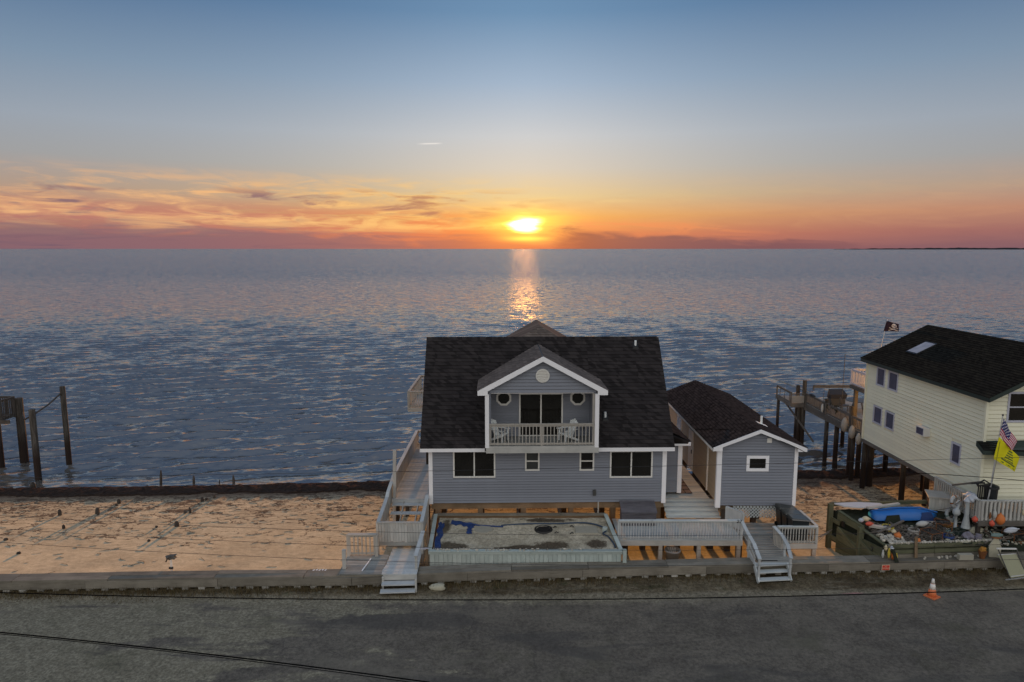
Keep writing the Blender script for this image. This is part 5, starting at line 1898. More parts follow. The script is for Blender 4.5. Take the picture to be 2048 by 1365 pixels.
# ------------------------------------------------------------------ yellow house at the right
def build_yellow_house():
    Y = T('stilt_house', 'pale yellow two storey stilt house with dark roof at the right edge', 'house')
    X0, X1, Y0, Y1, Z0, Z1 = 21.0, 28.0, 29.5, 39.7, 2.45, 7.12
    MB().box((X0 + .012, Y0 + .012, Z0), (X1, Y1, Z1)).build('wall', 'siding_yellow', Y)
    # the long side faces -X: wall frame local x runs along -Y
    M = Matrix(((0, 1, 0, X0), (-1, 0, 0, Y1), (0, 0, 1, 0), (0, 0, 0, 1)))
    # local (a, y, z) -> world (X0 + y, Y1 - a, z)
    ops = [(Y1 - 38.62, Y1 - 37.72, 5.94, 7.02), (Y1 - 37.40, Y1 - 36.42, 5.94, 7.0), (Y1 - 38.70, Y1 - 37.74, 3.72, 4.76), (Y1 - 37.43, Y1 - 36.50, 3.74, 4.74),
           (Y1 - 31.60, Y1 - 30.88, 3.60, 4.62)]
    siding(Y, .10, Y1 - Y0 - .08, Z0, Z1 - .02, 0, 'siding_yellow', .19, ops, None, M)
    for (a0, a1, z0, z1) in ops:
        e = MB()
        f = .09
        for (p, q, r_, s_) in ((a0, a0 + f, z0, z1), (a1 - f, a1, z0, z1), (a0 + f, a1 - f, z1 - f, z1), (a0 + f, a1 - f, z0, z0 + f)):
            e.box((X0 - .06, Y1 - q, r_), (X0 + .0, Y1 - p, s_))
        o = e.build('window', 'trim_lilac', Y)
        MB().box((X0 - .022, Y1 - a1 + f, z0 + f), (X0 - .010, Y1 - a0 - f, z1 - f)).build('pane', 'glass_lilac', o)
    bar('sill_beam', (X0 - .05, Y0, Z0 - .09), (X0 - .05, Y1, Z0 - .09), .1, .18, 'rail_brown', Y)
    bar('corner_board', (X0 - .05, Y0 - .05, Z0), (X0 - .05, Y0 - .05, Z1 - .08), .12, .12, 'siding_yellow', Y, up=(0, 1, 0))
    bar('corner_board', (X0 - .02, Y1 + .02, Z0), (X0 - .02, Y1 + .02, Z1 - .08), .10, .10, 'siding_yellow', Y, up=(0, 1, 0))
    # front gable wall
    rx, rz, ez = 24.5, 9.27, 7.30
    sl = (rz - ez) / (rx - 20.6)
    lim = lambda z: (X0 + .02, X1) if z < Z1 else (rx - (rz - .12 - z) / sl, rx + (rz - .12 - z) / sl)
    fwin = (21.86, 23.2, 6.08, 7.46)
    siding(Y, X0 + .06, X1, Z0, 9.1, Y0, 'siding_yellow', .19, [fwin], lim)
    MB().add([(X0, Y0 + .012, 7.1), (X1, Y0 + .012, 7.1), (rx, Y0 + .012, 9.1), (X0, Y0 + .1, 7.1), (X1, Y0 + .1, 7.1), (rx, Y0 + .1, 9.1)],
             [(0, 1, 2), (5, 4, 3), (0, 3, 4, 1), (1, 4, 5, 2), (2, 5, 3, 0)]).build('gable_wall', 'siding_yellow', Y)
    window(Y, fwin[0], fwin[1], fwin[2], fwin[3], Y0, 'trim_lilac', bars=('h',), w=.09)
    # roof
    ex, y0, y1 = 20.66, 28.9, 39.95
    r = MB()
    t = .2
    r.add([(ex, y0, ez), (rx, y0, rz), (rx, y1, rz), (ex, y1, ez), (ex, y0, ez - t), (rx, y0, rz - t), (rx, y1, rz - t), (ex, y1, ez - t)], [(3, 2, 1, 0), (4, 5, 6, 7), (0, 1, 5, 4), (2, 3, 7, 6), (0, 4, 7, 3)])
    x2 = 2 * rx - ex
    r.add([(x2, y0, ez), (rx, y0, rz), (rx, y1, rz), (x2, y1, ez), (x2, y0, ez - t), (rx, y0, rz - t), (rx, y1, rz - t), (x2, y1, ez - t)], [(0, 1, 2, 3), (7, 6, 5, 4), (4, 5, 1, 0), (6, 7, 3, 2), (3, 7, 4, 0)])
    ro = r.build('roof', 'fascia_green', Y)
    dl = math.hypot(rx - ex, rz - ez)
    slope(ro, (ex - .02, y1, ez - .005), (0, -1, 0), ((rx - ex) / dl, 0, (rz - ez) / dl), 'shingle_green', y1 - y0, dl, expo=.17, strip=1.0, limit=280)
    # skylight
    k = MB()
    sa, sb = .33, .62       # along the slope
    u0, u1 = 36.55, 37.55
    def on(s, y, h):
        nx, nz = -(rz - ez) / dl, (rx - ex) / dl
        return (ex + (rx - ex) * s + nx * h, y, ez + (rz - ez) * s + nz * h)
    k.hexa([on(sa, u0, 0), on(sb, u0, 0), on(sb, u1, 0), on(sa, u1, 0), on(sa, u0, .10), on(sb, u0, .10), on(sb, u1, .10), on(sa, u1, .10)])
    so = k.build('skylight', 'iron_black', Y)
    MB().hexa([on(sa + .02, u0 + .06, .10), on(sb - .02, u0 + .06, .10), on(sb - .02, u1 - .06, .10), on(sa + .02, u1 - .06, .10), on(sa + .02, u0 + .06, .115), on(sb - .02, u0 + .06, .115), on(sb - .02, u1 - .06, .115), on(sa + .02, u1 - .06, .115)]).build('pane', 'glass_sky', so)
    # air conditioner
    a = MB().box((X0 - .36, 33.3, 4.35), (X0 - .03, 33.98, 4.78)).build('air_conditioner', 'ac_white', Y)
    MB().box((X0 - .372, 33.36, 4.40), (X0 - .36, 33.92, 4.73)).build('grille', 'glass_lilac', a)
    # porch roof in front
    p = MB().hexa([(20.62, 28.95, 4.76), (28, 28.95, 4.50), (28, 29.45, 5.10), (20.62, 29.45, 5.02), (20.62, 28.95, 4.96), (28, 28.95, 4.72), (28, 29.45, 5.34), (20.62, 29.45, 5.24)])
    po = p.build('porch_roof', 'fascia_green', Y)
    slope(po, (20.63, 28.94, 4.955), (1, 0, -.03), (0, .5, .29), 'shingle_green', 7.4, .57, parts=False, expo=.14)
    # stilts
    for (x, y) in ((21.15, 39.7), (22.2, 37.4), (23.0, 36.5), (22.1, 33.5), (24.5, 39.2), (26.5, 39.3), (24.4, 35.5), (23.9, 33.4), (26.5, 36), (21.5, 30.2), (25, 30.2)):
        pile(Y, x, y, sandz(x, y) - .5, Z0 - .02, .145)
    pile(Y, 21.75, 40.1, -1.6, 2.3, .19)
    bar('girder', (21.2, 39.6, Z0 - .18), (27.9, 39.6, Z0 - .18), .2, .28, 'rail_brown', Y)
    bar('girder', (21.2, 36.9, Z0 - .18), (27.9, 36.9, Z0 - .18), .2, .28, 'rail_brown', Y)

    # ---- big deck on piles over the water
    D = T('pile_deck', 'brown wooden deck on tall piles over the water behind the yellow house', 'deck')
    zf = 2.72
    planks(D, 21.05, 27.5, 39.9, 49.4, zf, 'x', .16, 'deck_grey')
    planks(D, 20.0, 22.6, 48.0, 50.7, zf - .04, 'x', .16, 'deck_grey')
    bar('fascia', (21.0, 39.8, zf - .14), (21.0, 48.0, zf - .14), .06, .26, 'rail_brown', D)
    bar('joist', (21.12, 39.8, zf - .34), (21.12, 47.9, zf - .34), .10, .2, 'dark_wood', D)
    bar('girder', (21.05, 41.2, zf - .30), (21.0, 47.9, zf - .36), .06, .22, 'rail_brown', D)
    bar('fascia', (20.0, 47.95, zf - .12), (20.0, 50.7, zf - .12), .06, .24, 'rail_brown', D)
    bar('fascia', (20.0, 47.95, zf - .16), (21.1, 47.95, zf - .16), .06, .3, 'rail_brown', D)
    railing(D, (21.05, 44.9, zf), (21.05, 47.8, zf), .75, 'rail_brown', spacing=.16, posts=2, cap_w=.1, bal_w=.045)
    railing(D, (21.05, 41.4, zf), (21.05, 44.7, zf), .75, 'rail_brown', spacing=.16, posts=2, cap_w=.1, bal_w=.045)
    railing(D, (21.05, 39.95, zf), (21.05, 41.2, zf), .75, 'rail_brown', spacing=.16, posts=2, cap_w=.1, bal_w=.045)
    railing(D, (20.05, 48.0, zf - .04), (20.05, 50.6, zf - .04), .80, 'rail_brown', nbal=3, posts=2, cap_w=.1)
    bar('panel', (20.1, 47.98, zf + .28), (21.0, 47.98, zf + .28), .03, .52, 'fender_grey', D)
    bar('rail', (20.05, 47.98, zf + .66), (21.1, 47.98, zf + .66), .06, .08, 'rail_brown', D)
    railing(D, (22.6, 50.2, zf + .6), (27.5, 50.2, zf + .6), .25, 'rail_brown', nbal=2, posts=2, cap_w=.14)
    pile(D, 21.0, 48.1, -2.0, 4.35, .15)
    pile(D, 20.75, 48.6, -2.0, 3.9, .14)
    for (x, y) in ((20.75, 48.2), (20.05, 50.3), (21.1, 44.6), (21.6, 44.2), (21.5, 42.2), (22.0, 42.0), (24.4, 49), (24.2, 42.8), (24.6, 46), (26.8, 49), (26.8, 43), (21.25, 41.3)):
        pile(D, x, y, -2.2, zf - .1, random.uniform(.11, .155))
    bar('brace', (20.25, 49.8, zf - .2), (21.1, 46.4, .3), .05, .14, 'rail_brown', D)
    pile(D, 21.05, 41.3, zf - .1, 4.05, .12, name='post')
    pile(D, 21.08, 44.8, zf - .1, 3.75, .12, name='post')
    # upper balcony with white railing
    Bq = T('upper_balcony', 'small white railed upper balcony behind the yellow house corner', 'balcony')
    zb = 5.28
    planks(Bq, 21.2, 25, 39.95, 42.0, zb, 'x', .16, 'rail_brown')
    bar('fascia', (21.2, 39.9, zb - .12), (21.2, 42.05, zb - .12), .05, .22, 'rail_brown', Bq)
    railing(Bq, (21.25, 39.95, zb), (21.25, 42.0, zb), .98, 'trim_lilac', nbal=12, posts=2, cap_w=.1, bal_w=.04)
    railing(Bq, (21.25, 42.0, zb), (25, 42.0, zb), .98, 'trim_lilac', nbal=20, posts=3, cap_w=.1, bal_w=.04)
    bar('post', (21.5, 41.85, 2.72), (21.5, 41.85, zb - .05), .2, .2, 'rail_brown', Bq, up=(0, 1, 0))
    for y in (40.0, 41.9):
        bar('joist', (21.2, y, zb - .14), (25, y, zb - .14), .06, .2, 'rail_brown', Bq)

    # table and chairs, fish boards, floats on the deck
    tb = T('deck_table', 'dark round backed patio table with chairs under the upper balcony', 'table', (23.6, 45.6, zf))
    MB().lathe([(.0, .70), (.75, .70), (.76, .74), (0, .75)], 18).build('tabletop', 'metal_dark', tb)
    for a in range(4):
        MB().tube([(.5 * math.cos(a * 1.57 + .4), .5 * math.sin(a * 1.57 + .4), 0), (.3 * math.cos(a * 1.57 + .4), .3 * math.sin(a * 1.57 + .4), .7)], .03, 6).build('leg', 'metal_dark', tb)
    for k, (cx, cy, a, lb) in enumerate(((22.6, 45.3, 1.4, 'dark wire patio chair at the left of the deck table'), (23.6, 44.3, 3.0, 'dark wire patio chair on the near side of the deck table'))):
        c = T('patio_chair', lb, 'chair', (cx, cy, zf), a, 'patio chairs on the deck')
        MB().box((-.25, -.25, .42), (.25, .25, .46)).build('seat', 'metal_dark', c)
        for sx in (-1, 1):
            for sy in (-1, 1):
                bar('leg', (sx * .22, sy * .22, 0), (sx * .22, sy * .22, .43), .035, .035, 'metal_dark', c, up=(0, 1, 0))
        bk = MB()
        for i in range(5):
            bk.tube([(-.22 + i * .11, .24, .46), (-.22 + i * .11, .32, .98 - abs(i - 2) * .05)], .014, 5)
        bk.tube([(-.24, .25, .46), (-.22, .32, .86), (0, .33, 1.0), (.22, .32, .86), (.24, .25, .46)], .02, 6)
        bk.build('backrest', 'metal_dark', c)
    gr = T('grill', 'black covered grill against the far rail of the pile deck', 'grill', (22.9, 47.2, zf))
    MB().hexa([(-.55, -.3, .55), (.55, -.3, .55), (.55, .3, .55), (-.55, .3, .55), (-.6, -.32, .85), (.6, -.32, .85), (.5, .2, 1.15), (-.5, .2, 1.15)]).build('hood', 'boat_cover', gr)
    MB().box((-.5, -.28, .0), (.5, .28, .55)).build('cabinet', 'metal_dark', gr)
    bd = T('fish_table', 'weathered plank ramp leaning over the corner of the pile deck', 'plank ramp', (20.6, 49.6, zf))
    for i in range(3):
        bar('plank', (-.75, 1.4 - i * .2, 1.25), (.75, -1.0 - i * .2, .75), .18, .04, 'deck_grey', bd)
    for k, (x, y, z, rx_, rzz, mt, lb) in enumerate(((20.88, 41.75, 2.75, .22, .48, 'fender_grey', 'long pale fender hanging on the deck rail left of the corner post'),
                                                   (20.86, 40.75, 2.55, .20, .42, 'fender_grey', 'pale fender hanging on the deck rail right of the corner post'),
                                                   (20.86, 39.95, 2.35, .16, .36, 'fender_grey', 'small pale fender hanging beside the yellow wall'),
                                                   (20.90, 44.95, 3.05, .09, .30, 'float_white', 'slim white float hanging at the middle deck post'))):
        tag(MB().lathe([(.02, -rzz), (rx_ * .7, -rzz * .8), (rx_, -rzz * .2), (rx_ * .95, rzz * .3), (rx_ * .5, rzz * .85), (.03, rzz)], 14, (x, y, z)).build('fender', mt, None, True), lb, 'fender')
    b = MB()
    for i in range(14):
        p = Vector((21.05, 44.9 - random.random() * 1.8, 3.5 + random.uniform(-.1, .12)))
        b.tube([p, p + Vector((random.uniform(-.2, .3), random.uniform(-.4, .4), random.uniform(-.25, .1))), p + Vector((random.uniform(-.1, .2), random.uniform(-.6, .6), random.uniform(-.5, .1)))], .025, 5)
    tag(b.build('tangled_net', 'net'), 'dark tangled net draped over the deck rail', 'net')
    b = MB().blob((21.05, 46.9, 3.52), .12, .45, .07, .3, 6)
    tag(b.build('folded_cover', 'boat_cover'), 'small dark cover lying on the deck rail', 'cover')
    tag(MB().tube([(22.7, 46, 2.7), (22.72, 46, 6.6)], .02, 5).build('antenna_mast', 'metal_dark'), 'thin whip antenna rising from the pile deck', 'antenna')
    tag(MB().tube([(20.95, 45.0, 3.2), (20.97, 45.0, 4.45)], .016, 5).build('fishing_rod', 'metal_dark'), 'short upright rod at the middle post of the deck rail', 'rod')
    tag(MB().tube([(23.2, 42.4, 5.3), (23.2, 42.4, 7.6)], .014, 5).build('slim_pole', 'metal_pale'), 'slim pale pole rising behind the roof corner', 'pole')

    # side and front entry railing of the yellow house
    E = T('entry_deck', 'grey railed entry deck wrapping the near corner of the yellow house', 'deck')
    planks(E, 20.35, 26.0, 28.5, 29.4, 1.92, 'x', .15, 'rail_wood')
    planks(E, 20.35, 20.95, 29.4, 31.7, 1.92, 'x', .15, 'rail_wood')
    railing(E, (20.42, 28.55, 1.92), (25.0, 28.55, 1.92), .90, 'rail_wood', spacing=.17, posts=3, cap_w=.14, bal_w=.09)
    railing(E, (20.40, 31.7, 1.92), (20.40, 28.6, 1.92), .90, 'rail_wood', spacing=.15, posts=3, cap_w=.14, bal_w=.05)
    for x, y in ((20.45, 28.6), (22.5, 28.6), (24.5, 28.6), (20.45, 31.6)):
        bar('post', (x, y, -.4), (x, y, 1.88), .14, .14, 'dark_wood', E, up=(0, 1, 0))
    bar('fascia', (20.35, 28.48, 1.8), (25.2, 28.48, 1.8), .05, .22, 'rail_brown', E)
    bar('brace', (20.3, 30.3, 2.9), (20.9, 29.3, 3.4), .08, .08, 'rail_brown', E)


# ------------------------------------------------------------------ flags
def flag_cloth(name, parent, P, nu, nv, mats, pick, smooth=True):
    """cloth patch through a bilinear cage with ripples; pick(u, v) -> material slot"""
    v, f, mi = [], [], []
    for j in range(nv + 1):
        for i in range(nu + 1):
            v.append(P(i / nu, j / nv))
    w = nu + 1
    for j in range(nv):
        for i in range(nu):
            f.append((j * w + i, j * w + i + 1, (j + 1) * w + i + 1, (j + 1) * w + i))
            mi.append(pick((i + .5) / nu, (j + .5) / nv))
    b = MB()
    b.v, b.f, b.mi = v, f, mi
    o = b.build(name, mats, parent, smooth)
    so = o.modifiers.new('thick', 'SOLIDIFY')
    so.thickness = .008
    return o


def cage(a, b, c, d, amp=.05, waves=2.0, ph=0.0, nrm=(0, -1, 0)):
    """a hoist top, b fly top, c fly bottom, d hoist bottom"""
    a, b, c, d = map(Vector, (a, b, c, d))
    n = Vector(nrm)

    def P(u, v):
        p = (a.lerp(b, u)).lerp(d.lerp(c, u), v)
        return tuple(p + n * amp * math.sin(u * waves * 2 * PI + v * 1.3 + ph) * min(1, u * 2.5))
    return P


def build_flags():
    # two flags on the pole in front of the yellow house
    F = T('flagpole', 'leaning thin flagpole in front of the yellow house carrying two flags', 'flagpole')
    MB().tube([(20.80, 28.75, 1.92), (21.02, 28.82, 3.6), (21.28, 28.9, 6.52)], [.035, .032, .022], 8).build('pole', 'metal_pale', F)
    MB().blob((21.285, 28.9, 6.55), .04, .04, .05, 0, 0, 8, 6).build('finial', 'metal_dark', F)
    MB().tube([(20.72, 28.72, 1.95), (20.95, 28.75, 3.0), (21.20, 28.8, 5.4)], .008, 4).build('halyard', 'wire_grey', F)

    def stars(u, v):
        if u < .60 and v < .62:
            # five by four field of stars
            su, sv = (u / .60) * 5, (v / .62) * 5
            row = int(sv)
            cu = (su + (.5 if row % 2 else 0)) % 1.0 - .5
            cv = sv % 1.0 - .5
            return 1 if cu * cu + cv * cv < .075 else 0
        return 2 if int(v * 13) % 2 == 0 else 1
    us = flag_cloth('flag', None, cage((21.30, 28.86, 6.42), (21.86, 28.72, 5.42), (21.74, 28.75, 4.92), (21.18, 28.83, 5.72), .06, 1.4, .4), 56, 40, ['flag_blue', 'flag_white', 'flag_red'], stars)
    tag(us, 'stars and stripes flag drooping at the top of the leaning pole', 'flag')

    def snake(u, v):
        x, y = (u - .62) / .30, (v - .50) / .42
        # coiled snake: stacked coils above a wavy body and ground tuft
        if abs(x) < 1 and abs(y) < 1:
            w = .75 - .55 * (1 - (y + 1) / 2)
            band = (y * 3.2 + .25 * math.sin(x * 3)) % 1.0
            if y < .45 and abs(x) < w and band < .62:
                return 1
            if .5 < y < .72 and abs(x) < .95:
                return 1
        # a short row of marks standing for the motto
        if .86 < v < .93 and .34 < u < .94:
            return 1 if (int(u * 90) % 3 != 0 and int(u * 15) % 4 != 3) else 0
        return 0
    ye = flag_cloth('flag', None, cage((21.16, 28.84, 5.60), (22.02, 28.70, 4.72), (21.92, 28.72, 4.06), (21.00, 28.82, 4.62), .05, 1.2, 1.2), 64, 44, ['flag_yellow', 'flag_snake'], snake)
    tag(ye, 'yellow flag with a dark coiled snake below the stars and stripes', 'flag')
    # black flag behind the roof
    K = T('slanted_flagpole', 'thin slanted pole behind the roof carrying a black flag', 'flagpole')
    MB().tube([(22.9, 43.0, 5.2), (23.35, 43.0, 6.6), (23.76, 43.0, 9.28)], [.025, .022, .016], 6).build('pole', 'metal_pale', K)

    def skull(u, v):
        x, y = (u - .68) / .16, (v - .36) / .26
        r = x * x + y * y
        if r < 1 and y < .55:
            for ex in (-.42, .42):
                if (x - ex) ** 2 * 9 + (y + .02) ** 2 * 9 < .75:
                    return 0
            if abs(x) < .12 and .22 < y < .42:
                return 0
            return 1
        if .5 < y < 1.05 and abs(x) < .5:
            return 1 if int((x + 1) * 6) % 2 else 0
        for s in (1, -1):
            cx, cy = u - .64, v - .76
            dd = abs(cy - s * cx * .55)
            if abs(cx) < .26 and dd < .028:
                return 1
            for e in (-1, 1):
                if (cx - e * .26) ** 2 + (cy - s * e * .145) ** 2 < .0018:
                    return 1
        return 0
    ja = flag_cloth('flag', None, cage((23.72, 43.0, 9.18), (24.42, 42.9, 8.98), (24.46, 42.9, 8.50), (23.56, 43.0, 8.52), .05, 1.2, .2), 60, 44, ['flag_black', 'flag_bone'], skull)
    tag(ja, 'black flag with a pale skull and crossed bones above the dark roof', 'flag')


# ------------------------------------------------------------------ beachcomber's yard
def yz(y):
    return 1.16 + .19 * (y - 27.7)


def build_yard():
    K = T('timber_crib', 'greenish timber crib holding a yard full of beach finds', 'crib')
    # left side wall: two bays with boards, sloping cap
    A, B = Vector((14.90, 30.6, 1.80)), Vector((15.85, 27.75, 1.16))
    n = 6
    for i in range(n):
        h0 = -.35 + i * .34
        t = (h0 + .35) / 2.1
        a = Vector((15.02, 30.1, min(h0, 1.75)))
        b = Vector((15.86, 27.78, min(h0, 1.05)))
        if h0 < 1.0:
            bar('plank', (a.x, a.y, h0 + .16), (b.x, b.y, h0 + .16), .05, .325, 'crib_green', K)
    bar('plank', (15.02, 30.1, 1.5), (15.52, 28.75, 1.42), .05, .33, 'crib_green', K)
    bar('cap_board', (15.06, 30.1, 1.74), (15.50, 28.95, 1.52), .16, .05, 'crib_green', K)
    bar('cap_board', (15.50, 28.9, 1.42), (15.92, 27.75, 1.17), .16, .05, 'crib_green', K)
    bar('post', (14.90, 30.6, -.6), (14.90, 30.6, 1.88), .2, .2, 'crib_green', K, up=(0, 1, 0))
    bar('rail', (14.9, 30.6, 1.2), (15.1, 30.05, 1.15), .06, .2, 'crib_green', K)
    bar('rail', (14.9, 30.6, .35), (15.1, 30.05, .3), .06, .2, 'crib_green', K)
    bar('post', (15.46, 28.85, -.4), (15.46, 28.85, 1.5), .22, .18, 'crib_green', K, up=(0, 1, 0))
    bar('brace', (15.0, 30.0, .95), (15.44, 28.8, .3), .05, .16, 'crib_green', K)
    bar('brace', (15.40, 28.8, .9), (15.80, 27.8, .25), .05, .16, 'crib_green', K)
    MB().torus((15.66, 28.25, .75), .09, .018, Matrix.Rotation(R(90), 3, 'Y') @ Matrix.Rotation(.2, 3, 'X')).build('iron_ring', 'iron_black', K)
    MB().box((15.07, 29.62, 1.15), (15.12, 29.82, 1.38)).build('plaque', 'iron_black', K)
    # back beam and front face
    bar('beam', (14.95, 30.75, 1.80), (19.6, 31.0, 1.84), .16, .14, 'crib_green', K)
    for z, m in ((1.10, 'crib_green'), (.86, 'crib_green'), (.66, 'bulk_wood')):
        for a, b in ((15.9, 18.1), (18.12, 20.9)):
            bar('front_timber', (a, 27.72 + (a - 15.9) * .07, z), (b, 27.72 + (b - 15.9) * .07, z), .14, .17, m, K)
    bar('post', (16.05, 27.6, .55), (16.05, 27.6, 1.22), .14, .10, 'bulk_wood', K, up=(0, 1, 0))
    bar('plank_upright', (17.25, 27.66, .62), (17.22, 27.70, 1.55), .12, .05, 'brown_wood', K, up=(0, 1, 0))
    # ground inside
    n, m = 60, 34
    v, f = [], []
    for j in range(m):
        for i in range(n):
            u, w = i / (n - 1), j / (m - 1)
            y = 27.82 + 3.0 * w
            xl = 15.95 - (y - 27.82) * .34
            x = xl + (23.5 - xl) * u
            y += .07 * max(0, x - 15.9) * (1 - w)
            z = yz(y) - .14 + .10 * fbm(x, y, 1.1) + .05 * fbm(x, y, 4)
            if u in (0, 1) or w in (0, 1):
                z = .1
            v.append((x, y, z))
    for j in range(m - 1):
        for i in range(n - 1):
            f.append((j * n + i, j * n + i + 1, (j + 1) * n + i + 1, (j + 1) * n + i))
    me = bpy.data.meshes.new('soil')
    me.from_pydata(v, [], f)
    me.materials.append(MATS['net'])
    link('soil', me, K)
    gz = lambda x, y: yz(y) - .14 + .10 * fbm(x, y, 1.1) + .05 * fbm(x, y, 4)

    # white board and blue overturned boat
    b = MB()
    out = [(15.06, 30.62), (15.36, 30.28), (15.9, 30.12), (16.9, 30.10), (17.3, 30.3), (17.2, 30.62), (16.2, 30.74)]
    vs = [(x, y, 1.86) for x, y in out] + [(x, y, 1.92) for x, y in out]
    N = len(out)
    b.add(vs, [tuple(reversed(range(N))), tuple(range(N, 2 * N))] + [(i, (i + 1) % N, N + (i + 1) % N, N + i) for i in range(N)])
    tag(b.build('surf_board', 'board_white'), 'long pale white board lying across the corner of the timber crib', 'board')
    # boat hull lofted upside down
    kb = MB()
    secs = []
    nS, nR = 15, 9
    for i in range(nS):
        t = i / (nS - 1)
        x = 16.45 + 2.95 * t
        w = .36 * (1 - max(0, (t - .55) / .45) ** 2.2) * (.92 + .08 * min(1, t * 5))
        h = .44 * (1 - .75 * max(0, (t - .6) / .4) ** 2) * (.75 + .25 * min(1, t * 3))
        if .10 < t < .3:
            h *= .9
        ring = []
        for k in range(nR):
            a = PI * k / (nR - 1)
            ring.append((x, 29.86 - .02 * t + math.cos(a) * w * (1.0), 1.50 + math.sin(a) ** .7 * h + .08 * t * t))
        secs.append(ring)
    for r_ in secs:
        kb.v.extend(r_)
    for i in range(nS - 1):
        for k in range(nR - 1):
            kb.f.append((i * nR + k, (i + 1) * nR + k, (i + 1) * nR + k + 1, i * nR + k + 1))
            kb.mi.append(0)
    kb.f.append(tuple(range(nR)))
    kb.f.append(tuple((nS - 1) * nR + k for k in reversed(range(nR))))
    kb.mi += [0, 0]
    kt = T('overturned_boat', 'bright blue boat lying upside down on the beach finds', 'boat')
    kb.build('hull', 'blue_boat', kt, True)
    kb2 = MB().tube([(16.42, 29.86, 1.84), (17.4, 29.86, 1.99), (18.6, 29.86, 2.0), (19.4, 29.84, 1.78)], .035, 6)
    kb2.build('keel', 'blue_boat', kt, True)
    MB().hexa([(16.80, 29.42, 1.38), (17.55, 29.38, 1.36), (17.50, 29.50, 1.78), (16.95, 29.50, 1.74), (16.80, 29.44, 1.38), (17.55, 29.40, 1.36), (17.50, 29.53, 1.78), (16.95, 29.53, 1.74)]).build('net_patch', 'net', kt)
    MB().hexa([(18.45, 29.46, 1.42), (19.2, 29.56, 1.42), (19.0, 29.62, 1.86), (18.55, 29.56, 1.86), (18.45, 29.48, 1.42), (19.2, 29.58, 1.42), (19.0, 29.65, 1.86), (18.55, 29.59, 1.86)]).build('net_patch', 'blue_tarp', kt)
    # chest
    ch = T('wooden_chest', 'grey wooden dock chest standing behind the blue boat', 'chest', (20.0, 30.75, 1.62), -.35)
    for i in range(7):
        bar('board', (-.38 + i * .127, -.36, .0), (-.38 + i * .127, -.36, .60), .12, .02, 'rail_wood', ch, up=(0, 1, 0))
    MB().box((-.43, -.345, 0), (.43, .35, .6)).build('body', 'dark_wood', ch)
    MB().hexa([(-.50, -.44, .60), (.50, -.44, .60), (.50, .40, .66), (-.50, .40, .66), (-.50, -.44, .66), (.50, -.44, .66), (.50, .40, .72), (-.50, .40, .72)]).build('lid', 'rail_warm', ch)

    def ring(x, y, z, R0, r, rx, rz, label, two=('ring_white', 'turquoise')):
        M = Matrix.Rotation(rz, 3, 'Z') @ Matrix.Rotation(rx, 3, 'X')
        o = MB().torus((x, y, z), R0, r, M, 24, 10, segs=lambda i: 1 if i % 6 == 0 else 0).build('life_ring', list(two), None, True)
        return tag(o, label, 'life ring')
    ring(19.98, 29.72, 1.72, .245, .075, R(72), .25, 'white life ring with green bands leaning low beside the blue boat')
    ring(19.95, 29.45, 2.42, .24, .07, R(80), .3, 'white life ring hanging on the entry rail behind the lower ring', ('ring_white', 'rust'))
    # white statue like cluster: pelican shaped white floats on posts
    w = T('lighthouse_ornament', 'white weathered garden ornament shaped like a roofed post in the yard', 'ornament', (20.15, 28.95, 1.42))
    MB().lathe([(.20, 0), (.17, .1), (.10, .5), (.09, 1.2), (.12, 1.25)], 14).build('pillar', 'ring_white', w)
    MB().lathe([(.17, 1.22), (.16, 1.27), (.05, 1.46), (0, 1.5)], 14).build('roof', 'board_white', w)
    w2 = tag(MB().blob((19.72, 29.0, 2.12), .16, .15, .18, .08, 3, 12, 9).tube([(19.72, 29.0, 1.4), (19.72, 29.0, 2.0)], [.07, .05], 8).tube([(19.72, 29.0, 2.22), (19.80, 29.0, 2.46), (19.77, 28.98, 2.66)], [.07, .045, .06], 8).tube([(19.77, 28.98, 2.66), (19.60, 28.92, 2.56)], [.04, .015], 6).build('bird_statue', 'ring_white', None, True), 'white bird statue with round body beside the roofed ornament', 'statue')
    t2 = tag(MB().blob((20.36, 29.1, 2.86), .20, .30, .09, .45, 9, 14, 8).blob((20.30, 28.85, 2.80), .18, .15, .14, .45, 5, 12, 7).build('net_bundle', 'board_white', None, True), 'white bundled sheet draped over the corner of the entry rail', 'bundle')
    # crab traps: black slatted stack behind the rail, and bin
    tr = T('crab_trap', 'tall black slatted crab trap stack behind the entry rail', 'crab trap', (20.62, 28.98, 1.92), .1)
    for i in range(6):
        bar('slat', (-.22 + i * .10, -.20, 0), (-.22 + i * .10, -.20, 1.55), .045, .02, 'iron_black', tr, up=(0, 1, 0))
    for z in (.05, .8, 1.5):
        bar('rail', (-.28, -.2, z), (.34, -.2, z), .04, .06, 'iron_black', tr)
        bar('rail', (-.28, .12, z), (.34, .12, z), .04, .06, 'iron_black', tr)
    bar('roof_bar', (-.32, -.2, 1.55), (.02, -.2, 1.75), .05, .05, 'iron_black', tr)
    bar('roof_bar', (.36, -.2, 1.55), (.02, -.2, 1.75), .05, .05, 'iron_black', tr)
    bb = T('lidded_bin', 'black lidded bin beside the crab trap stack', 'bin', (21.16, 29.0, 1.92))
    MB().lathe([(.22, 0), (.27, 1.3), (.29, 1.32)], 14).build('body', 'plastic_black', bb)
    MB().lathe([(.31, 1.32), (.30, 1.42), (.1, 1.5), (0, 1.5)], 14).build('lid', 'plastic_black', bb)
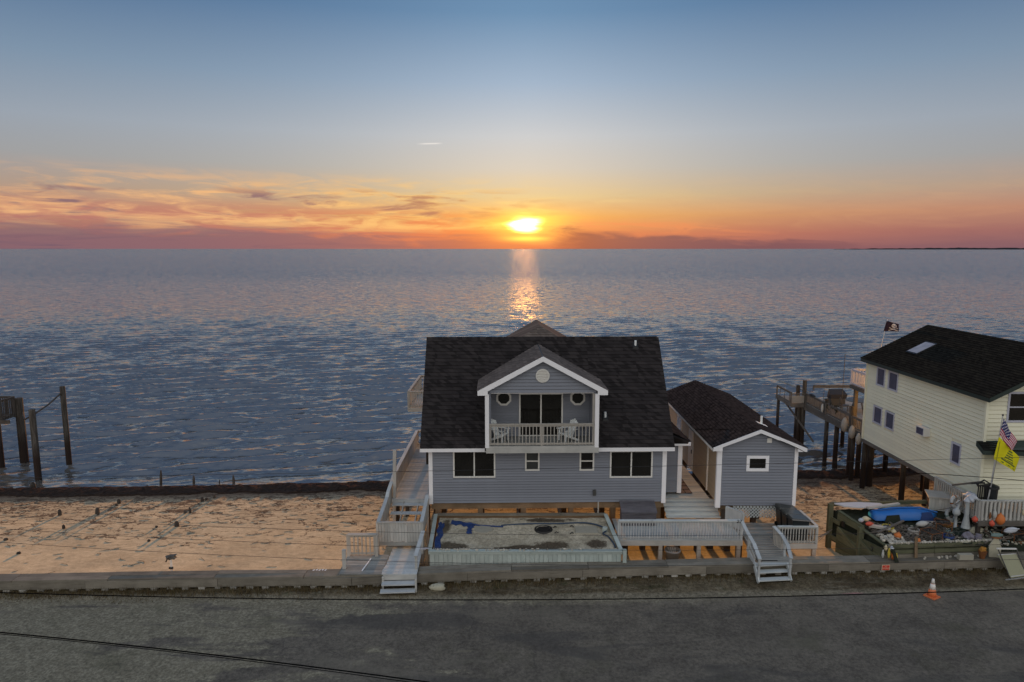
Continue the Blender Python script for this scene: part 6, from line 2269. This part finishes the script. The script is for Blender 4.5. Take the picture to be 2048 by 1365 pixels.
    # buoys hanging on the front rail
    def buoy(x, y, z, rx, rz, mat, label, tilt=0.0, cat='buoy', name='buoy'):
        M = Matrix.Rotation(tilt, 3, 'Y')
        o = MB().lathe([(.015, -rz), (rx * .55, -rz * .82), (rx * .92, -rz * .35), (rx, 0), (rx * .92, rz * .4), (rx * .5, rz * .86), (.03, rz * 1.0), (.02, rz * 1.22)], 14, (x, y, z), mat=M).build(name, mat, None, True)
        return tag(o, label, cat)
    buoy(21.26, 28.42, 2.02, .19, .25, 'float_orange', 'large orange buoy hanging on the front rail')
    buoy(21.00, 28.42, 2.24, .085, .20, 'float_white', 'slim white buoy hanging left of the large orange buoy')
    buoy(20.90, 28.40, 1.84, .11, .13, 'float_red', 'small red buoy hanging below the slim white buoy')
    buoy(20.16, 28.42, 2.02, .12, .13, 'float_red', 'red buoy lying below the white bird statue')
    buoy(20.82, 28.44, 2.16, .05, .14, 'rust', 'thin rusty red buoy at the corner of the front rail')
    buoy(21.6, 28.2, 1.62, .13, .30, 'board_white', 'white pointed float lying below the front rail', R(80))
    for i in range(3):
        buoy(22.25 + i * .2, 28.42, 2.32, .06, .12, 'float_cream', 'small cream float in the row of three on the front rail', cat='float', name='float')['group'] = 'cream floats on the front rail'
    buoy(18.2, 28.95, 1.60, .13, .26, 'float_white', 'long white float lying in front of the blue boat', R(82), 'float', 'float')
    buoy(16.72, 28.2, 1.38, .15, .14, 'float_orange', 'orange float lying on the white shells at the crib corner', .3, 'float', 'float')
    buoy(16.62, 28.34, 1.50, .10, .09, 'float_cream', 'cream float touching the orange float at the crib corner', 0, 'float', 'float')
    buoy(17.45, 27.92, 1.28, .10, .09, 'float_orange', 'small orange float beside the upright brown plank', .6, 'float', 'float')
    buoy(15.62, 29.2, 1.66, .10, .12, 'board_white', 'round white float on the side cap of the crib', R(85), 'float', 'float')
    buoy(15.88, 29.32, 1.68, .12, .17, 'float_cream', 'cream oblong float beside the round white float', R(85), 'float', 'float')
    buoy(15.85, 28.95, 1.60, .10, .16, 'float_red', 'faded red float lying inside the crib wall', R(85), 'float', 'float')
    # cluster of small floats hanging at the near corner of the crib
    cl = [(15.80, 27.60, .80, .055, .17, 'float_white'), (16.00, 27.50, .88, .06, .20, 'float_yellow'), (16.16, 27.48, .80, .075, .18, 'float_orange'), (16.10, 27.50, 1.10, .09, .10, 'board_white'),
          (15.88, 27.56, 1.10, .07, .12, 'float_cream'), (16.30, 27.46, .74, .05, .15, 'float_yellow')]
    wd = ['white', 'yellow', 'orange', 'round white', 'cream', 'pale yellow']
    for (c, nm) in zip(cl, wd):
        buoy(*c, '%s float hanging at the near corner post of the crib' % nm, 0, 'float', 'float')
    tag(MB().hexa([(16.16, 27.30, .55), (16.34, 27.30, .55), (16.34, 27.42, .55), (16.22, 27.42, .55), (16.02, 27.34, 1.12), (16.14, 27.34, 1.12), (16.14, 27.46, 1.12), (16.02, 27.46, 1.12)]).build('black_rope_bundle', 'net'), 'black hanging net bundle at the crib corner', 'net')
    # shells: a row on the front timber and a pile at the corner
    me = [MB().blob((0, 0, 0), .075, .065, .06, .3, s, 8, 5).mesh('shell', 'shell') for s in range(4)]
    def shell(x, y, z, label, group, s0=.7, s1=1.15):
        o = link('shell', random.choice(me), None, (x, y, z))
        o.rotation_euler = (random.uniform(-.5, .5), random.uniform(-.5, .5), random.uniform(0, 6))
        s = random.uniform(s0, s1)
        o.scale = (s, s, s * random.uniform(.75, 1.1))
        tag(o, label, 'shell', group)
    x = 16.2
    while x < 20.7:
        shell(x, 27.74 + (x - 15.9) * .07 + random.uniform(-.03, .03), 1.225, 'white shell in the row along the front timber of the crib', 'shells along the crib front')
        x += random.uniform(.10, .135)
    for i in range(52):
        x = random.uniform(15.95, 16.95)
        y = random.uniform(27.85, 28.45) - .25 * (x - 15.95)
        shell(x, y + .05, yz(y) + .02 + random.uniform(0, .06), 'pale shell in the heap at the near corner of the crib', 'shells heaped at the crib corner')
    for i in range(70):
        x = random.uniform(18.3, 21.6)
        y = random.uniform(28.0, 29.6)
        shell(x, y, gz(x, y) + .03, 'pale shell scattered among the stones in the yard', 'shells scattered in the yard', .5, 1.0)
    for i in range(16):
        x = random.uniform(16.4, 21.0)
        y = wallf(x) + random.uniform(.1, .45)
        shell(x, y, WALL_H + .03, 'white shell lying on the cap board of the bulkhead', 'shells on the bulkhead cap', .5, .95)
    # stones and driftwood
    def rock(x, y, rx, ry, rz, mat, label, seed):
        tag(MB().blob((x, y, gz(x, y) + rz * .6), rx, ry, rz, .22, seed, 12, 8).build('rock', mat), label, 'rock')
    rock(20.55, 28.85, .34, .2, .16, 'stone_pale', 'big flat pale clam shaped rock in the middle of the yard', 3)
    rock(19.9, 28.35, .24, .18, .22, 'stone_lilac', 'square lilac grey rock below the flat pale rock', 5)
    rock(20.25, 28.25, .16, .14, .22, 'stone_lilac', 'upright lilac grey rock beside the square one', 6)
    rock(19.55, 28.02, .30, .14, .08, 'stone_pale', 'long low tan rock just behind the row of shells', 7)
    rock(20.9, 28.18, .14, .12, .11, 'turquoise', 'green tinted rock near the end of the shell row', 8)
    rock(19.75, 29.35, .34, .2, .12, 'coral_orange', 'orange brown coral clump behind the scattered shells', 9)
    rock(18.85, 28.1, .13, .1, .12, 'stone_pale', 'small tan rock behind the shells near the middle of the crib', 10)
    rock(16.15, 28.55, .16, .12, .09, 'stone_pale', 'tan rock behind the shell heap at the crib corner', 11)
    rock(19.35, 28.75, .16, .12, .1, 'turquoise', 'pale green rock left of the flat pale rock', 12)
    for k, (p, q, w, mt, lb) in enumerate((((15.95, 28.42, 1.42), (17.55, 29.25, 1.62), .09, 'drift', 'long grey driftwood pole slanting across the crib'),
                                         ((15.9, 29.05, 1.48), (16.7, 28.75, 1.45), .18, 'rail_warm', 'short pale board lying inside the crib wall'),
                                         ((16.3, 30.0, 1.92), (18.0, 30.45, 1.95), .14, 'rail_wood', 'grey plank lying behind the blue boat'),
                                         ((20.3, 29.9, 1.75), (20.45, 28.75, 2.5), .05, 'rail_warm', 'thin pale oar leaning against the entry rail'),
                                         ((19.4, 30.0, 1.8), (20.3, 29.2, 2.35), .04, 'drift', 'thin stick leaning beside the life ring'),
                                         ((18.3, 29.2, 1.62), (20.2, 29.1, 1.6), .03, 'rail_warm', 'thin pale rod lying across the yard'))):
        tag(bar('driftwood', p, q, w, w * .6, mt), lb, 'driftwood')
    b = MB()
    rr = random.Random(9)
    for i in range(260):
        x, y = rr.uniform(16.2, 19.2), rr.uniform(27.95, 29.3)
        z = gz(x, y) + .05
        a = rr.uniform(0, PI)
        L = rr.uniform(.1, .4)
        b.tube([(x - L * math.cos(a), y - L * math.sin(a) * .6, z), (x, y, z + rr.uniform(.02, .16)), (x + L * math.cos(a), y + L * math.sin(a) * .6, z)], rr.uniform(.008, .022), 4, cap=False)
    tag(b.build('brushwood', 'drift'), 'tangle of grey twigs and rope in the timber crib', 'brushwood', kind='stuff')
    rr = random.Random(21)
    for mt, nm, lb, cnt_ in (('drift', 'wood_scraps', 'small grey and brown wood scraps strewn through the yard', 170), ('stone_pale', 'pebbles', 'pale pebbles and shell bits strewn through the yard', 260),
                             ('rust', 'rusty_scraps', 'small rusty scraps among the beach finds', 34), ('turquoise', 'glass_floats', 'small greenish bits among the beach finds', 30), ('net', 'rope_bits', 'dark coils of rope and net among the beach finds', 110)):
        b = MB()
        for i in range(cnt_):
            x, y = rr.uniform(16.1, 22.2), rr.uniform(27.95, 29.9)
            if 16.4 < x < 19.4 and y > 29.35:
                continue
            z = gz(x, y)
            if nm == 'wood_scraps':
                a, L = rr.uniform(0, PI), rr.uniform(.08, .35)
                b.bar((x - L * math.cos(a), y - L * math.sin(a) * .6, z + rr.uniform(.02, .1)), (x + L * math.cos(a), y + L * math.sin(a) * .6, z + rr.uniform(.02, .2)), rr.uniform(.03, .09), .025)
            elif nm == 'rope_bits':
                b.torus((x, y, z + .04), rr.uniform(.08, .2), rr.uniform(.015, .03), Matrix.Rotation(rr.uniform(-.4, .4), 3, 'X'), 12, 5)
            else:
                q_ = rr.uniform(.025, .075)
                b.blob((x, y, z + q_ * .5), q_, q_ * rr.uniform(.6, 1), q_ * rr.uniform(.5, .9), .3, i, 7, 4)
        tag(b.build(nm, mt), lb, 'litter', kind='stuff')
    for k, (x, y, a_, lb) in enumerate(((18.2, 28.25, .3, 'rusty wire crab pot lying in the middle of the timber crib'), (19.2, 29.05, -.4, 'rusty wire crab pot beside the coral clump'), (21.9, 29.0 - .6, .2, 'rusty wire crab pot below the front rail at the right'))):
        cp = T('crab_pot', lb, 'crab pot', (x, y, gz(x, y) + .02), a_, 'wire crab pots in the yard')
        fr_ = MB()
        w_, d_, h_ = .30, .30, .36
        for sx in (-w_, w_):
            for sy in (-d_, d_):
                fr_.tube([(sx, sy, 0), (sx, sy, h_)], .014, 5)
        for z_ in (0, h_):
            fr_.tube([(-w_, -d_, z_), (w_, -d_, z_), (w_, d_, z_), (-w_, d_, z_), (-w_, -d_, z_)], .014, 5)
        fr_.build('frame', 'rust', cp)
        ms = MB()
        for i in range(9):
            t_ = -w_ + (i + .5) * w_ * 2 / 9
            for sy in (-d_, d_):
                ms.tube([(t_, sy, 0), (t_, sy, h_)], .006, 4)
            ms.tube([(t_, -d_, h_), (t_, d_, h_)], .006, 4)
            ms.tube([(-w_, t_, h_), (w_, t_, h_)], .006, 4)
        for i in range(4):
            z_ = (i + .5) * h_ / 4
            for sy in (-d_, d_):
                ms.tube([(-w_, sy, z_), (w_, sy, z_)], .006, 4)
        ms.build('wire_mesh', 'iron_black', cp)
    for x, y, mt, lb in ((17.75, 28.75, 'rail_warm', 'coil of pale rope lying in the middle of the crib'), (19.0, 28.35, 'blue_tarp', 'coil of dark blue rope behind the row of shells'), (16.75, 29.05, 'float_yellow', 'coil of yellow rope inside the left of the crib')):
        b = MB()
        for i in range(5):
            b.torus((x, y, gz(x, y) + .03 + .035 * i), .24 - .025 * (i % 3), .024, Matrix.Rotation(rr.uniform(-.1, .1), 3, 'X'), 18, 6)
        tag(b.build('rope_coil', mt), lb, 'rope')
    ck = T('plastic_crate', 'dark green plastic crate standing in the crib left of the flat rock', 'crate', (19.65, 28.72, gz(19.65, 28.72)), .3)
    for sx in (-1, 1):
        for z_ in (.04, .14, .24):
            bar('slat', (-.24, sx * .17, z_), (.24, sx * .17, z_), .02, .06, 'fascia_green', ck)
            bar('slat', (sx * .24, -.17, z_), (sx * .24, .17, z_), .02, .06, 'fascia_green', ck)
    # crate and planter pieces in front of the crib on the bulkhead
    tag(MB().box((18.95, 27.42, .62), (19.55, 27.60, .86)).build('stone_block', 'concrete'), 'grey stone block standing on the bulkhead below the shell row', 'block')
    gp = T('rusty_lantern', 'rusty orange plant pot standing on the bulkhead near the folded lounger', 'pot', (20.05, 27.62, .62))
    MB().lathe([(.10, 0), (.16, .30), (.18, .32)], 10).build('pot', 'rust', gp)
    MB().blob((0, 0, .40), .14, .12, .1, .4, 3, 8, 6).build('plant', 'coral_orange', gp)
    # pelican figure on a board at the right
    pe = T('fish_board', 'worn pale fish shaped board with turquoise bird on top beside the lounger', 'board sign', (20.62, 27.72, .62), -.1)
    MB().add([(-.20, -.03, 0), (.22, -.03, 0), (.26, -.03, .45), (.10, -.03, .85), (-.05, -.03, .86), (-.24, -.03, .5), (-.20, .02, 0), (.22, .02, 0), (.26, .02, .45), (.10, .02, .85), (-.05, .02, .86), (-.24, .02, .5)],
             [(0, 1, 2, 3, 4, 5), (11, 10, 9, 8, 7, 6)] + [(i, 6 + i, 6 + (i + 1) % 6, (i + 1) % 6) for i in range(6)]).build('board', 'stone_pale', pe)
    MB().blob((.05, 0, .98), .24, .09, .09, .15, 2, 10, 7).build('bird_body', 'turquoise', pe)
    MB().blob((.05, 0, .88), .20, .1, .05, .15, 2, 10, 7).build('bird_belly', 'rust', pe)
    bar('beak', (-.15, 0, 1.0), (-.24, 0, 1.14), .03, .03, 'turquoise', pe)
    # folded lounger against the bulkhead
    lo = T('lounge_chair', 'tan fabric lounge chair tipped against the bulkhead at the right', 'lounger')
    P = [Vector((20.40, 27.22, .95)), Vector((21.30, 27.40, .92)), Vector((21.55, 27.00, .13)), Vector((20.75, 26.82, .13))]
    nrm = (P[1] - P[0]).cross(P[3] - P[0]).normalized()
    MB().hexa([P[3] + nrm * .0, P[2] + nrm * .0, P[1] + nrm * .0, P[0] + nrm * .0, P[3] + nrm * -.02, P[2] + nrm * -.02, P[1] + nrm * -.02, P[0] + nrm * -.02]).build('fabric', 'fabric_tan', lo)
    for a, b in ((0, 3), (1, 2)):
        MB().tube([P[a] + Vector((0, 0, .25)), P[b] - Vector((0, 0, .05))], .022, 8).build('frame_tube', 'metal_dark', lo)
    MB().tube([P[0], P[1]], .025, 8).build('cross_bar', 'metal_pale', lo)
    MB().tube([P[3] + Vector((0, 0, .06)), P[2] + Vector((0, 0, .06))], .02, 8).build('cross_bar', 'metal_pale', lo)
    bar('armrest', P[0] + Vector((-.05, .0, .28)), P[1] + Vector((.0, 0, .22)), .06, .05, 'trim_cream', lo)
    tag(bar('white_pole', (20.45, 26.70, .10), (21.55, 26.95, .10), .05, .04, 'metal_pale'), 'short white pole on the grass below the lounge chair', 'pole')
    # warning sign on the bulkhead
    s = T('warning_sign', 'small red warning sign with pale letters on the bulkhead below the crib corner', 'sign', (15.78, wallf(15.78) - .045, .36), .04)
    MB().box((-.17, -.008, -.12), (.17, .008, .12)).build('plate', 'sign_cream', s)
    MB().box((-.155, -.012, -.105), (.155, -.0085, .105)).build('face', 'sign_red', s)
    cu = bpy.data.curves.new('lettering', 'FONT')
    cu.body = 'NO\nTRESPASSING'
    cu.align_x = 'CENTER'
    cu.size = .062
    cu.extrude = .001
    cu.space_line = 1.1
    cu.materials.append(MATS['sign_cream'])
    tmp = bpy.data.objects.new('lettering', cu)
    C.objects.link(tmp)
    dg = bpy.context.evaluated_depsgraph_get()
    lm = bpy.data.meshes.new_from_object(tmp.evaluated_get(dg))
    bpy.data.objects.remove(tmp)
    lt = link('lettering', lm, s)
    lt.location = (0, -.0145, .025)
    lt.rotation_euler = (R(90), 0, 0)
    # cone
    c = T('traffic_cone', 'orange traffic cone with white collar on the road edge', 'cone', (16.68, 25.52, .004), .5)
    MB().box((-.22, -.22, 0), (.22, .22, .045)).build('base', 'cone_orange', c)
    MB().lathe([(.165, .045), (.115, .33)], 20).build('cone', 'cone_orange', c, True)
    MB().lathe([(.1165, .331), (.078, .545)], 20).build('collar', 'cone_white', c, True)
    MB().lathe([(.0765, .545), (.074, .56)], 20).build('band', 'cone_orange', c, True)
    MB().lathe([(.0745, .56), (.042, .74), (.03, .745)], 20).build('tip', 'cone_white', c, True)


# ------------------------------------------------------------------ pilings, shore posts, pier at the left, wires
def build_shore():
    P = T('pier_end', 'dark railed end of a neighbouring pile deck at the left edge', 'pier')
    planks(P, -40, -33.4, 43.7, 45.0, 2.55, 'y', .16, 'rail_dark')
    railing(P, (-40, 43.7, 2.55), (-33.5, 43.7, 2.55), 1.3, 'rail_dark', nbal=48, posts=4, cap_w=.12, bal_w=.05)
    railing(P, (-33.5, 43.7, 2.55), (-33.5, 45.0, 2.55), 1.3, 'rail_dark', nbal=9, posts=2, cap_w=.12, bal_w=.05)
    railing(P, (-33.5, 45.0, 2.55), (-40, 45.0, 2.55), 1.3, 'rail_dark', nbal=44, posts=4, cap_w=.12, bal_w=.05)
    bar('fascia', (-40, 43.6, 2.45), (-32.9, 43.6, 2.45), .08, .24, 'dark_wood', P)
    pile(P, -33.36, 45.2, -2, 3.7, .26)
    pile(P, -34.2, 44.2, -2, 2.5, .2)
    pile(P, -38.5, 44.5, -2, 2.5, .2)
    for k, (x, y, z1, r, dx, lb) in enumerate(((-30.05, 41.76, 3.74, .19, .12, 'shorter dark piling standing in the shallows right of the railed pier'),
                                              (-29.9, 44.57, 4.64, .17, -.06, 'tallest dark piling standing in the water at the left'))):
        o = pile(None, 0, 0, -2.0, z1, r)
        o.location = (x, y, 0)
        tag(o, lb, 'piling', 'pilings in the water')
    tag(MB().tube([(-33.2, 45.2, 2.75), (-31.9, 43.6, 2.62), (-30.05, 41.8, 3.35), (-30.0, 43.2, 3.7), (-29.95, 44.5, 4.2)], .055, 6).build('mooring_beam', 'dark_wood'), 'dark beam and rope linking the two pilings to the pier', 'beam')
    for k, (x, y, h, r, lb) in enumerate(((-21.74, 40.7, .95, .085, 'tall thin old post at the water edge, highest of the shore posts'), (-19.84, 41.0, .52, .085, 'shore post in the middle of the three at the water edge'),
                                        (-17.33, 40.95, .55, .085, 'shore post nearest the beach house at the water edge'), (-22.39, 39.2, .28, .05, 'thin leaning stake in the seaweed'),
                                        (-22.17, 39.9, .30, .04, 'thin pale stake behind the leaning stake'), (-18.2, 40.9, .3, .04, 'thin stake left of the post nearest the house'), (-29.3, 40.2, .35, .16, 'squat old post in the surf below the pier'))):
        z = sandz(x, y)
        o = MB().lathe([(r, -.3), (r * .9, h * .6), (r * .45, h)], 9).build('shore_post', 'dark_wood', None, False, (x, y, z))
        o.rotation_euler = (random.uniform(-.04, .04), random.uniform(-.06, .06), 0)
        tag(o, lb, 'post', 'old posts along the shore')
    st = [(-22.49, 35.45), (-22.3, 35.2), (-22.82, 33.17), (-22.18, 36.7), (-22.29, 37.13), (-17.74, 35.45), (-17.47, 35.5), (-17.72, 37.49), (-17.6, 37.76), (-17.3, 38.13), (-18.18, 33.32), (-17.2, 33.46), (-24.37, 35.21), (-17.56, 31.42), (-24.62, 31.61), (-22.76, 29.9), (14.4, 36.2), (17.5, 41.6)]
    for i, (x, y) in enumerate(st):
        h = random.uniform(.12, .34) if i not in (10, 13, 14, 15) else .1
        r = random.uniform(.06, .11)
        o = MB().lathe([(r, -.3), (r * 1.02, h * .5), (r * .75, h * .9), (r * .3, h)], 8).build('stump', 'dark_wood', None, False, (x, y, sandz(x, y)))
        o.rotation_euler = (random.uniform(-.1, .1), random.uniform(-.1, .1), random.uniform(0, 3))
        tag(o, 'short dark rotten stump sticking out of the sand', 'stump', 'rotten stumps on the beach')
    # standpipe with a sagging cap behind the bulkhead
    s = T('standpipe', 'pale standpipe with dark drooping cover behind the left bulkhead', 'standpipe', (-14.3, 27.15, -.12), .0)
    MB().tube([(0, 0, -.2), (0, 0, .95)], .055, 8).build('pipe', 'trim_cream', s)
    MB().blob((0, 0, 1.02), .24, .16, .10, .35, 4, 10, 7).build('cover', 'rail_brown', s)
    MB().tube([(-.12, 0, 1.0), (-.22, -.02, .8)], .03, 5).build('flap', 'dark_wood', s)
    MB().tube([(-.08, -.05, .55), (.08, -.05, .55)], .05, 6).build('clamp', 'iron_black', s)
    # bare twig at the crib post
    b = MB()
    for i in range(7):
        b.tube([(14.95, 30.4, .72), (14.5 - i * .06, 30.0 - i * .05, .70 + random.uniform(-.1, .1)), (14.05 - i * .07, 29.6, .6 + random.uniform(-.18, .2))], .015, 4)
    tag(b.build('dead_branch', 'drift'), 'bare dead branch caught on the far post of the crib', 'branch')
    # driftwood stick and litter by the bulkhead
    b = MB()
    for i in range(5):
        b.add([(-8.2 + .12 * i, 26.5 + .05 * (i % 2), .612), (-8.12 + .12 * i, 26.5, .612), (-8.1 + .12 * i, 26.6, .64)], [(0, 1, 2)])
    tag(b.build('torn_paper', 'trim_white'), 'scrap of torn white paper on the bulkhead cap', 'paper')


def wire(name, pts, r, mat, label, sag=0.0, n=40):
    P = [Vector(p) for p in pts]
    out = []
    xs = np.linspace(P[0].x, P[-1].x, n)
    # quadratic through three points: hangs like a cable
    A = np.array([[p.x ** 2, p.x, 1] for p in P])
    ky = np.linalg.solve(A, [p.y for p in P])
    kz = np.linalg.solve(A, [p.z for p in P])
    for x in xs:
        out.append((x, ky[0] * x * x + ky[1] * x + ky[2], kz[0] * x * x + kz[1] * x + kz[2]))
    return tag(MB().tube(out, r, 6).build(name, mat, None, True), label, 'wire')


def build_wires():
    # all run at their own height above the road, between poles outside the picture
    def at(px, py, y):
        f = 1365.0
        th = R(7.70)
        dx, dy = (px - 1024) / f, (py - 682.5) / f
        ry, rz = math.cos(th) - dy * math.sin(th), -math.sin(th) - dy * math.cos(th)
        t = y / ry
        return (dx * t, y, CAM_H + rz * t)
    wire('overhead_wire', [at(-400, 1170, 20), at(1024, 1200, 20), at(2450, 1160, 20)], .016, 'wire_black', 'black cable running along the road edge in front of the bulkhead')
    wire('overhead_wire', [at(-500, 1224, 13), at(0, 1265, 13), at(860, 1365, 13)], .013, 'wire_black', 'thick black cable crossing the road at the lower left')
    wire('overhead_wire', [at(-400, 1235, 12.6), at(520, 1325, 12.6), at(960, 1385, 12.6)], .007, 'wire_black', 'thin black cable hanging just below the thick cable at the lower left')
    wire('overhead_wire', [at(-300, 960, 19), at(1024, 939, 19), at(2400, 905, 19)], .0055, 'wire_grey', 'thin wire crossing in front of the house windows, highest of the four')
    wire('overhead_wire', [at(-300, 1012, 19), at(752, 1064, 19), at(2400, 1045, 19)], .0055, 'wire_grey', 'thin wire second from the top across the sand')
    wire('overhead_wire', [at(-300, 1036, 19), at(693, 1091, 19), at(2400, 1072, 19)], .0055, 'wire_grey', 'thin wire third from the top across the sand')
    wire('overhead_wire', [at(-300, 1062, 19), at(685, 1120, 19), at(2400, 1103, 19)], .0055, 'wire_grey', 'thin wire lowest of the four across the sand and decks')
    # service drops to the shed and the yellow house
    wire('service_cable', [(9.2, 33.2, 4.75), (11.2, 31.0, 5.18), (13.3, 29.9, 4.55)], .014, 'wire_black', 'black cable drooping over the shed gable', n=24)
    wire('service_cable', [at(1825, 946, 27.5), at(1940, 953, 27.5), at(2150, 972, 27.5)], .014, 'wire_black', 'black cable sagging in front of the yellow house wall')


build_terrain()
build_water()
build_wrack()
build_bulkhead()
build_house()
build_shed()
build_yellow_house()
build_decks()
build_left_side()
build_bed()
build_chair((-.60, 31.0 - .02, 4.815), R(62), 'white plastic garden chair at the left of the balcony, facing right')
build_chair((2.62, 31.05 - .02, 4.815), R(-60), 'white plastic garden chair at the right of the balcony, facing left')
build_flags()
build_yard()
build_shore()
build_wires()
build_verge_grass()
